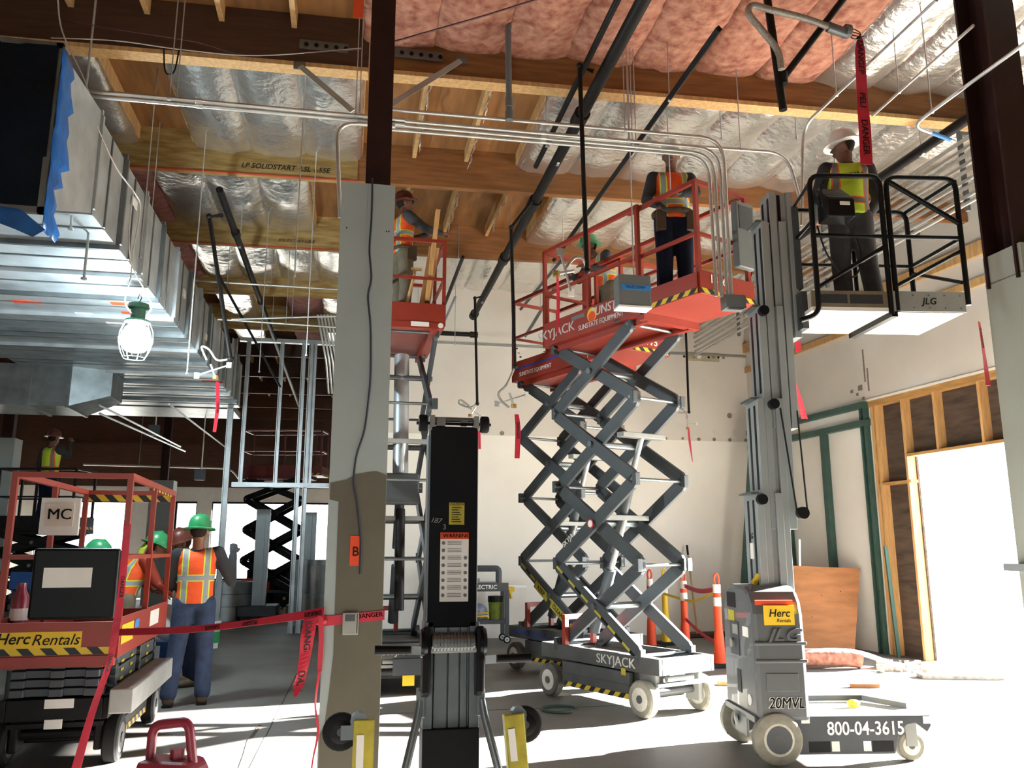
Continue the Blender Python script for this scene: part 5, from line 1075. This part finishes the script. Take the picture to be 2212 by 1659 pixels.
ribbon('danger_tape', 'faint red tape strip behind the black material lift top', [atY(1035, 930, 12), atY(1036, 970, 12)], [(.04, 0, 0), (.04, 0, 0)])
# thermostat
th = thing('wall_thermostat', 'grey thermostat with a small dark screen on the drywalled column', 'thermostat', atY(757, 1347, CY0 - .012)); MB().box((0, 0, 0), (.085, .02, .115)).build('cover', 'grey_light', th, bevel=.004); MB().box((-.003, -.011, .03), (.052, .003, .034)).build('screen', 'jlg_dark', th); MB().box((.035, .001, 0), (.004, .022, .115)).build('cover_seam', 'white', th)
# ------------------------------------------------------------------ delineator posts
def delin(label, px, py, top, m='orange_tag', lean=(0, 0), g='delineator posts'):
    b = atZ(px, py, 0); t = thing('delineator_post', label, 'delineator', b, 0, g); t.scale = (1, 1, 1.09)
    MB().lathe([(.075, .03), (.06, .35), (.05, .42), (.047, .92), (.03, .93)], n=16).build('post_body', m, t, smooth=True); MB().box((0, 0, .02), (.34, .34, .04)).build('rubber_base', 'rubber', t, bevel=.01)
    for z in (.68, .83): MB().lathe([(.0495, z), (.0495, z + .1)], n=16).build('reflective_band', 'white', t, smooth=True)
    MB().tube([(.032 * cos(a), 0, .985 + .065 * sin(a)) for a in [i * pi / 8 - pi / 2 for i in range(17)]], .014, 8).build('loop_handle', m, t, smooth=True); return t
d1 = delin('orange delineator post with loop top, tape wound at its waist, beside the broom', 1482, 1415, 1228); d2 = delin('orange delineator post closest to the grey mast lift', 1556, 1440, 1232); d3 = delin('orange delineator post half hidden behind the first scissor lift arms', 1408, 1400, 1250); d4 = delin('yellow delineator post behind the first scissor lift arms', 1440, 1392, 1260, 'yellow')
def top(d, z): return Vector((d.location.x, d.location.y, z))
ribbon('danger_tape', 'red tape strung between the tops of the two orange posts', [top(d1, .95), top(d1, .9).lerp(top(d2, .9), .5), top(d2, .95)], [(0, 0, .06)] * 3)
ribbon('caution_tape', 'yellow and white tape sagging between the orange posts', [top(d3, .86), top(d1, .8) + Vector((0, -.06, -.05)), top(d1, .76).lerp(top(d2, .8), .45), top(d2, .93)], [(0, 0, .035)] * 4, 'yellow')
ribbon('danger_tape', 'red tape slanting down from post waist to the next post foot', [top(d1, .5), top(d1, .4).lerp(top(d2, .3), .5), top(d2, .28) + Vector((-.04, -.05, 0))], [(0, 0, .05)] * 3)
bm_ = thing('push_broom', 'push broom leaning on the back wall behind the orange posts', 'broom', atZ(1507, 1378, 0)); pb = atY(1484, 1180, YB - .12) - Vector(bm_.location)
MB().cyl((0, 0, .06), pb, .017, n=8).build('handle', 'wood_light', bm_); MB().cyl(pb * .9, pb * 1.01, .02, n=8).build('grip', 'black', bm_); MB().box((0, 0, .045), (.6, .08, .05)).build('head_block', 'wood_dark', bm_); MB().box((0, 0, .012), (.58, .07, .022)).build('bristles', 'black', bm_)
bt_ = tag(MB().box((0, 0, .03), (1.3, .3, .06)).build('base_channel', 'steel_black'), 'low black channel lying along the back wall by the broom', 'channel'); bt_.location = atZ(1520, 1374, 0)
# ------------------------------------------------------------------ things by the right wall
yy = 11.0
ps = thing('plywood_sheet', 'reddish plywood sheet leaning beside the grey mast lift', 'plywood', (0, 0, 0)); q0, q1 = atZ(1702, 1409, .005), atZ(1846, 1413, .005); q2, q3_ = atY(1858, 1228, q1.y + .25), atY(1712, 1222, q0.y + .25)
th_ = Vector((.006, .02, 0)); MB().add([q0, q1, q2, q3_, q0 + th_, q1 + th_, q2 + th_, q3_ + th_], [(0, 1, 2, 3), (7, 6, 5, 4), (4, 5, 1, 0), (5, 6, 2, 1), (6, 7, 3, 2), (7, 4, 0, 3)]).build('sheet', 'ply_red', ps)
for i in range(5): p = q0.lerp(q2, .2 + .13 * i); MB().lathe([(.008, -.004), (.008, .0)], c=p + Vector((.15 * ((i * 7) % 3 - 1), -.01, .1 * (i % 2))), n=8, ax='y').build('knot', 'ply_dark', ps)
fb = thing('window_frame_panel', 'dark framed panel leaning behind the plywood sheet', 'panel', atZ(1872, 1410, 0) + Vector((.03, .42, 0))); MB().b2((-.14, .1, 0), (.14, .13, 1.05)).build('dark_pane', 'black', fb)
for a, b in (((-.16, .08, 0), (-.12, .14, 1.1)), ((.12, .08, 0), (.16, .14, 1.1)), ((-.16, .08, .55), (.16, .14, .62)), ((-.16, .08, 0), (.16, .14, .05)), ((-.16, .08, 1.05), (.16, .14, 1.1))): MB().b2(a, b).build('frame_bar', 'galv_dark', fb)
rl = thing('insulation_roll', 'pink insulation roll lying on the sunlit floor by the plywood', 'insulation', atZ(1760, 1445, 0)); 
mb = MB(); n = 20
mb.tube(spline([(-.6, .1, .12), (0, .02, .13), (.45, -.05, .12), (.58, -.08, .10)], 6), .12, 16, .85); mb.build('roll_body', 'pink', rl, smooth=True); MB().tube(spline([(-.6, .12, .2), (0, .05, .21), (.55, -.02, .19), (1.0, -.05, .05)], 6), .06, 12, .5).build('white_top', 'white', rl, smooth=True)  # pink body with a white layer along its top
random.seed(11)
rb = MB()
for i in range(60):
    p = atZ(1895 + random.random() * 110, 1428 + random.random() * 26, 0); s = .02 + .06 * random.random(); rb.box((p.x, p.y, s * .3), (s * 1.4, s, s * .7), random.random() * 3)
tag(rb.build('rubble', 'debris'), 'pale rubble heaped along the foot of the opening', 'rubble', kind='stuff')
for i, (px, py, L_, w_, m, d) in enumerate(((1800, 1640, .0, 0, '', ''), (1868, 1485, .3, .05, 'ply_red', 'short reddish wood scrap on the sunlit floor'), (1690, 1484, .0, 0, '', ''), (1600, 1480, .5, .05, 'wood_light', 'pale wood strip beside the grey mast lift'), (2075, 1465, .9, .2, 'debris', 'flat broken board lying outside the opening'))):
    if not L_: continue
    o = tag(MB().box((0, 0, .02), (L_, w_, .04), -.3).build('wood_scrap', m), d, 'scrap'); o.location = atZ(px, py, 0)
st = tag(MB().bar((0, 0, 0), (.12, .05, 1.6), .03, .03).build('thin_stake', 'galv'), 'thin steel stake leaning beside the plywood sheet', 'stake'); st.location = atZ(1730, 1405, 0)
gs = tag(MB().bar((0, 0, 0), (-.06, 0, 1.5), .05, .03).build('steel_offcut', 'green_stud'), 'short green steel offcut leaning at the jamb of the opening', 'stud'); p = onR(1950, 1430, .05); gs.location = (p.x - .05, p.y, 0)
# hose ring on the floor
o = tag(MB().tube([(.16 * cos(a * pi / 12), .16 * sin(a * pi / 12), .015) for a in range(21)], .012, 6).build('green_hose', 'green_stud'), 'short green hose curled in the shade of the first scissor lift', 'hose'); o.location = atZ(1208, 1535, 0)
# ------------------------------------------------------------------ tool cart
tc_ = thing('tool_cart', 'dark electrician cart lettered electric, loaded with bags, against the back wall', 'cart', (*atZ(1050, 1388, 0).xy, 0)); 
for z in (.30, .80): MB().b2((-.42, -.22, z), (.32, .22, z + .06)).build('shelf', 'jlg_dark', tc_, bevel=.008)
MB().b2((-.42, -.225, .80), (.32, -.215, .93)).build('front_lip', 'jlg_dark', tc_); text('ELECTRIC', .09, 'white_print', tc_, (-.06, -.228, .865), bold=.004)
for x in (-.4, .3):
    for y in (-.2, .2): MB().b2((x - .03, y - .03, .12), (x + .03, y + .03, .82)).build('corner_post', 'jlg_dark', tc_); wheel(tc_, (x, y, .06), .06, .03, 'rubber', 'rim', 'y', n=14)
MB().tube(fillet([(-.42, 0, .9), (-.42, 0, 1.15), (.2, 0, 1.15), (.2, 0, .9)], .06), .05, 8, .5).build('tool_case', 'jlg_dark', tc_)
L0 = Vector(tc_.location)
def put(o, dx, dy, dz, label, cat): o.location = L0 + Vector((dx, dy, dz)); return tag(o, label, cat)
put(MB().box((0, 0, .04), (.5, .16, .07)).box((-.1, 0, .1), (.16, .14, .06)).build('cable_bender', 'grey_light'), -.1, 0, .865, 'grey bending tool lying on the dark cart', 'tool')
put(MB().bar((-.2, 0, 0), (.5, .02, -.02), .02, .03).build('spirit_level', 'galv'), .15, -.1, .885, 'long grey level sticking out over the dark cart edge', 'level')
put(MB().sph((0, 0, .12), (.15, .12, .13)).build('tool_bag', 'bag_grey', smooth=True), -.14, -.05, .36, 'grey soft bag on the lower cart shelf', 'bag')
b_ = put(MB().lathe([(.10, 0), (.11, .2), (.12, .3), (.11, .34)], n=14).build('tool_bag', 'bag_green', smooth=True), .14, -.05, .36, 'green and black tool bag on the lower cart shelf', 'bag'); MB().lathe([(.125, .27), (.125, .36)], n=14).build('bag_top', 'black', b_)
put(MB().tube([(.12 * cos(a * pi / 6), .09 * sin(a * pi / 6), .02 + .004 * a) for a in range(26)], .012, 6).build('cord_coil', 'yellow', smooth=True), -.1, -.1, .36, 'coiled yellow extension cord on the lower cart shelf', 'cord')
put(MB().box((0, 0, 0), (.07, .12, .1)).cyl((0, 0, -.02), (.03, 0, -.14), .025).box((.05, 0, .0), (.05, .08, .07)).build('cordless_drill', 'yellow'), .37, -.05, .82, 'yellow cordless drill hung on the dark cart', 'drill')
# ------------------------------------------------------------------ metal stud partition on the left
ms_ = thing('stud_partition', 'galvanised metal stud partition frame left of the drywalled column', 'stud frame', (0, 15.6, 0)); YS = 15.6
def stud(px, py0, py1, px1, w=.07):
    a, b = atY(px, py0, YS), atY(px1, py1, YS); x = (a.x + b.x) / 2; z0 = max(0, min(a.z, b.z)); z1 = min(max(a.z, b.z), 5.3)
    mb = MB().b2((x - w / 2, 0, z0), (x - w / 2 + .012, .09, z1)).b2((x + w / 2 - .012, 0, z0), (x + w / 2, .09, z1)).b2((x - w / 2, .07, z0), (x + w / 2, .09, z1)); mb.build('stud', 'galv', ms_)
for args in ((506, 560, 1390, 478, .1), (539, 560, 1043, 529), (613, 560, 1043, 602), (659, 560, 1390, 633, .08), (674, 560, 1390, 651, .08), (684, 560, 1043, 674)): stud(*args)
a, b = atY(500, 1046, YS), atY(705, 1046, YS); MB().b2((a.x, -.01, a.z - .04), (.2, .1, a.z + .04)).build('header_track', 'galv', ms_)
MB().b2((atY(520, 700, YS).x, -.01, 5.25), (.2, .1, 5.32)).build('top_track', 'galv', ms_)
for i in range(6):
    x = 690 + i * 7
    pipe('conduit', ('first', 'second', 'third', 'fourth', 'fifth', 'sixth')[i] + ' from the left of six thin conduits hanging left of the column', 'conduit', [atY(x - 4, 680, 12.5), atY(x + 14, 775, 12.5), atY(x + 20, 850, 12.8)], .017, fil=.1, group='six thin conduits left of the column')
for (p0, p1, d, r) in (((395, 605), (735, 626), 'upper thin conduit crossing behind the rods left of the column', .014), ((500, 690), (735, 683), 'conduit crossing low in front of the metal studs', .014), ((470, 690), (735, 708), 'lower conduit with a kink crossing to the column', .014)):
    pipe('conduit', d, 'conduit', [atY(*p0, 11.5), atY(*p1, 11.5)], r, hang=(atY(*p0, 11.5).lerp(atY(*p1, 11.5), .55),))
for i, (p0, p1, d) in enumerate((((215, 893), (400, 975), 'shiny strut slanting below the duct at far left'), ((215, 875), (390, 965), 'second shiny strut slanting into the dark bay'), ((365, 873), (495, 972), 'shiny strut slanting towards the metal studs'))):
    pipe('ceiling_strut', d, 'strut', [atZ(*p0, 3.5), atZ(*p1, 3.5)], .018, 'galv', n=4)
for px, py, Y, d in ((432, 1026, 17, 'small dark box hanging on a white conduit in the far bay'), (333, 930, 17, 'dark box hanging below the struts in the far bay')):
    o = tag(MB().box((0, 0, 0), (.19, .12, .2)).build('hanging_box', 'jlg_dark'), d, 'box'); o.location = atY(px, py, Y); MB().cyl((.02, 0, .1), (.02, 0, ZD - atY(px, py, Y).z), .014, n=6).build('drop_conduit', 'conduit', o)
pipe('conduit', 'long pale conduit running across the dark fascia at the back', 'conduit', [atY(180, 1003, 26), atY(500, 1012, 26), atY(520, 1040, 26)], .03, fil=.3, hang=(atY(300, 1006, 26),))
# ------------------------------------------------------------------ left middle ground
dm = thing('sheet_metal_drum', 'galvanised sheet-metal roll standing behind the person in jeans', 'drum', (*atZ(486, 1338, 0).xy, 0)); MB().lathe([(.55, 0), (.55, .78), (.53, .78), (.53, .02)], n=32).build('drum_wall', 'galv', dm, smooth=True)
for z in (.28, .53): MB().lathe([(.558, z), (.558, z + .015)], n=32).build('drum_ring', 'galv_dark', dm)
bk = thing('paint_bucket', 'white bucket with green lettering beside the person in jeans', 'bucket', (*atZ(452, 1400, 0).xy, 0)); MB().lathe([(.12, 0), (.145, .36), (.15, .37), (.15, .40), (.13, .40)], n=20).build('bucket_wall', 'white', bk, smooth=True); MB().lathe([(.135, .08), (.142, .24)], n=20).build('green_print', 'green_print', bk); MB().tube([(.15 * cos(a), 0, .36 + .12 * sin(a)) for a in [i * pi / 8 for i in range(9)]], .004, 6).build('bail', 'galv', bk)
wb_ = tag(MB().sph((0, 0, .2), (.16, .14, .2)).build('white_sack', 'white', smooth=True), 'white sack leaning behind the folded orange lift', 'sack'); wb_.location = (*atZ(352, 1472, 0).xy, .44)
stl = thing('blue_stand', 'blue stand under the white sack beside the folded lift', 'stand', (*atZ(352, 1472, 0).xy, 0)); MB().b2((-.05, -.05, 0), (.05, .05, .42)).build('stand_post', 'blue_lift', stl); MB().b2((-.14, -.14, .40), (.14, .14, .44)).build('stand_top', 'blue_lift', stl); MB().b2((-.14, -.14, 0), (.14, .14, .02)).build('stand_foot', 'blue_lift', stl)
# fuel can, lower left
fc = thing('fuel_can', 'dark red plastic fuel can at the bottom edge beside the folded lift', 'fuel can', (*atY(372, 1655, 5.2).xy, 0), radians(-20)); fc.scale = (1.35, 1.35, 1.45)
MB().prism([(-.12, 0), (.13, 0), (.13, .17), (.10, .215), (-.12, .215)], -.08, .08, 'y').build('can_body', 'fuel_red', fc, bevel=.02)
MB().tube(fillet([(-.10, 0, .19), (-.10, 0, .33), (.06, 0, .35), (.09, 0, .2)], .04), .02, 10).build('handle', 'fuel_red', fc, smooth=True); MB().lathe([(.03, .2), (.03, .25)], c=(.02, 0, 0), n=12).build('cap', 'fuel_red', fc)
hd = thing('small_bottle', 'small red and white bottle standing in the folded orange lift', 'bottle', on_lift(s5, -.32, -.75, .92)); MB().lathe([(.05, 0), (.055, .2), (.03, .26), (.03, .3)], n=14).build('bottle_body', 'fuel_red', hd, smooth=True); MB().lathe([(.057, .05), (.057, .13)], n=14).build('bottle_label', 'white', hd)  # a small red bottle with a white label
# far machines and cabinets
def far_mast(label, px, Y, h, m='mast_grey'):
    t = thing('mast_lift', label, 'mast lift', (atY(px, 1250, Y).x, Y, 0)); MB().b2((-.14, -.1, .2), (.14, .1, h)).b2((-.05, -.13, .2), (.05, .1, h * .98)).build('mast_section', m, t); MB().b2((-.4, -.35, .08), (.4, .5, .3)).build('base_body', 'jlg_dark', t, bevel=.02)
    for x in (-.36, .36): wheel(t, (x, -.25, .1), .1, .06, 'rubber', 'rim', 'x', n=14); wheel(t, (x, .4, .1), .1, .06, 'rubber', 'rim', 'x', n=14)
    return t
far_mast('pale aluminium mast lift far behind, left of the dark red scissor lift', 562, 18.8, 2.3); far_mast('grey aluminium mast far behind, beside the drywalled column', 664, 18.9, 2.25)
cbn = thing('storage_cabinet', 'grey steel cabinet with a glass front far left of the column', 'cabinet', (atY(690, 1300, 17.2).x, 17.2, 0)); MB().b2((-.5, 0, 0), (.5, .5, 1.25)).build('cabinet_body', 'galv_dark', cbn); MB().b2((-.3, -.01, .6), (.35, .0, 1.15)).build('glass_front', 'glass', cbn); MB().b2((-.45, -.015, .1), (.45, 0, .5)).build('door_panel', 'grey_light', cbn)
ob = thing('barrier_stand', 'orange steel barrier stand far behind the metal stud', 'barrier', (*atZ(548, 1318, 0).xy, 0))
for x in (-.3, .3): MB().b2((x - .03, -.03, 0), (x + .03, .03, .75)).build('barrier_post', 'orange_tag', ob)
for z in (.35, .7): MB().b2((-.33, -.02, z), (.33, .02, z + .06)).build('barrier_bar', 'orange_tag', ob)
ck = thing('machine_cabinet', 'dark machine cabinet far behind between the metal studs', 'cabinet', (*atZ(590, 1312, 0).xy, 0)); MB().b2((-.7, 0, 0), (.6, .6, .95)).build('cabinet_body', 'steel_black', ck, bevel=.03); MB().b2((-.35, -.01, .65), (.3, 0, .75)).build('vent_window', 'glass', ck)
# bar at the right column
o = tag(MB().b2((-.01, -.2, -.02), (.06, .1, .03)).build('column_bracket', 'box_grey'), 'short grey bracket bar on the right drywalled column', 'bracket'); p = atX(2190, 1227, 4.60); o.location = (4.57, p.y - .05, p.z)
gp = tag(MB().b2((0, 0, 0), (.004, 1.2, .22)).build('green_overspray', 'green_print'), 'green paint overspray on the wall behind the racked conduits', 'paint'); p = onR(2060, 365, .06); gp.location = (p.x - .0, p.y, p.z - .1); gp.rotation_euler.z = WR
# ------------------------------------------------------------------ lettering as plain meshes
bpy.context.view_layer.update()
dg = bpy.context.evaluated_depsgraph_get()
for o in [o for o in COL.objects if o.type == 'FONT']:
    me = bpy.data.meshes.new_from_object(o.evaluated_get(dg)); nm = o.name
    n = bpy.data.objects.new('lettering', me); COL.objects.link(n); n.parent = o.parent; n.matrix_local = o.matrix_local.copy()
    bpy.data.objects.remove(o)
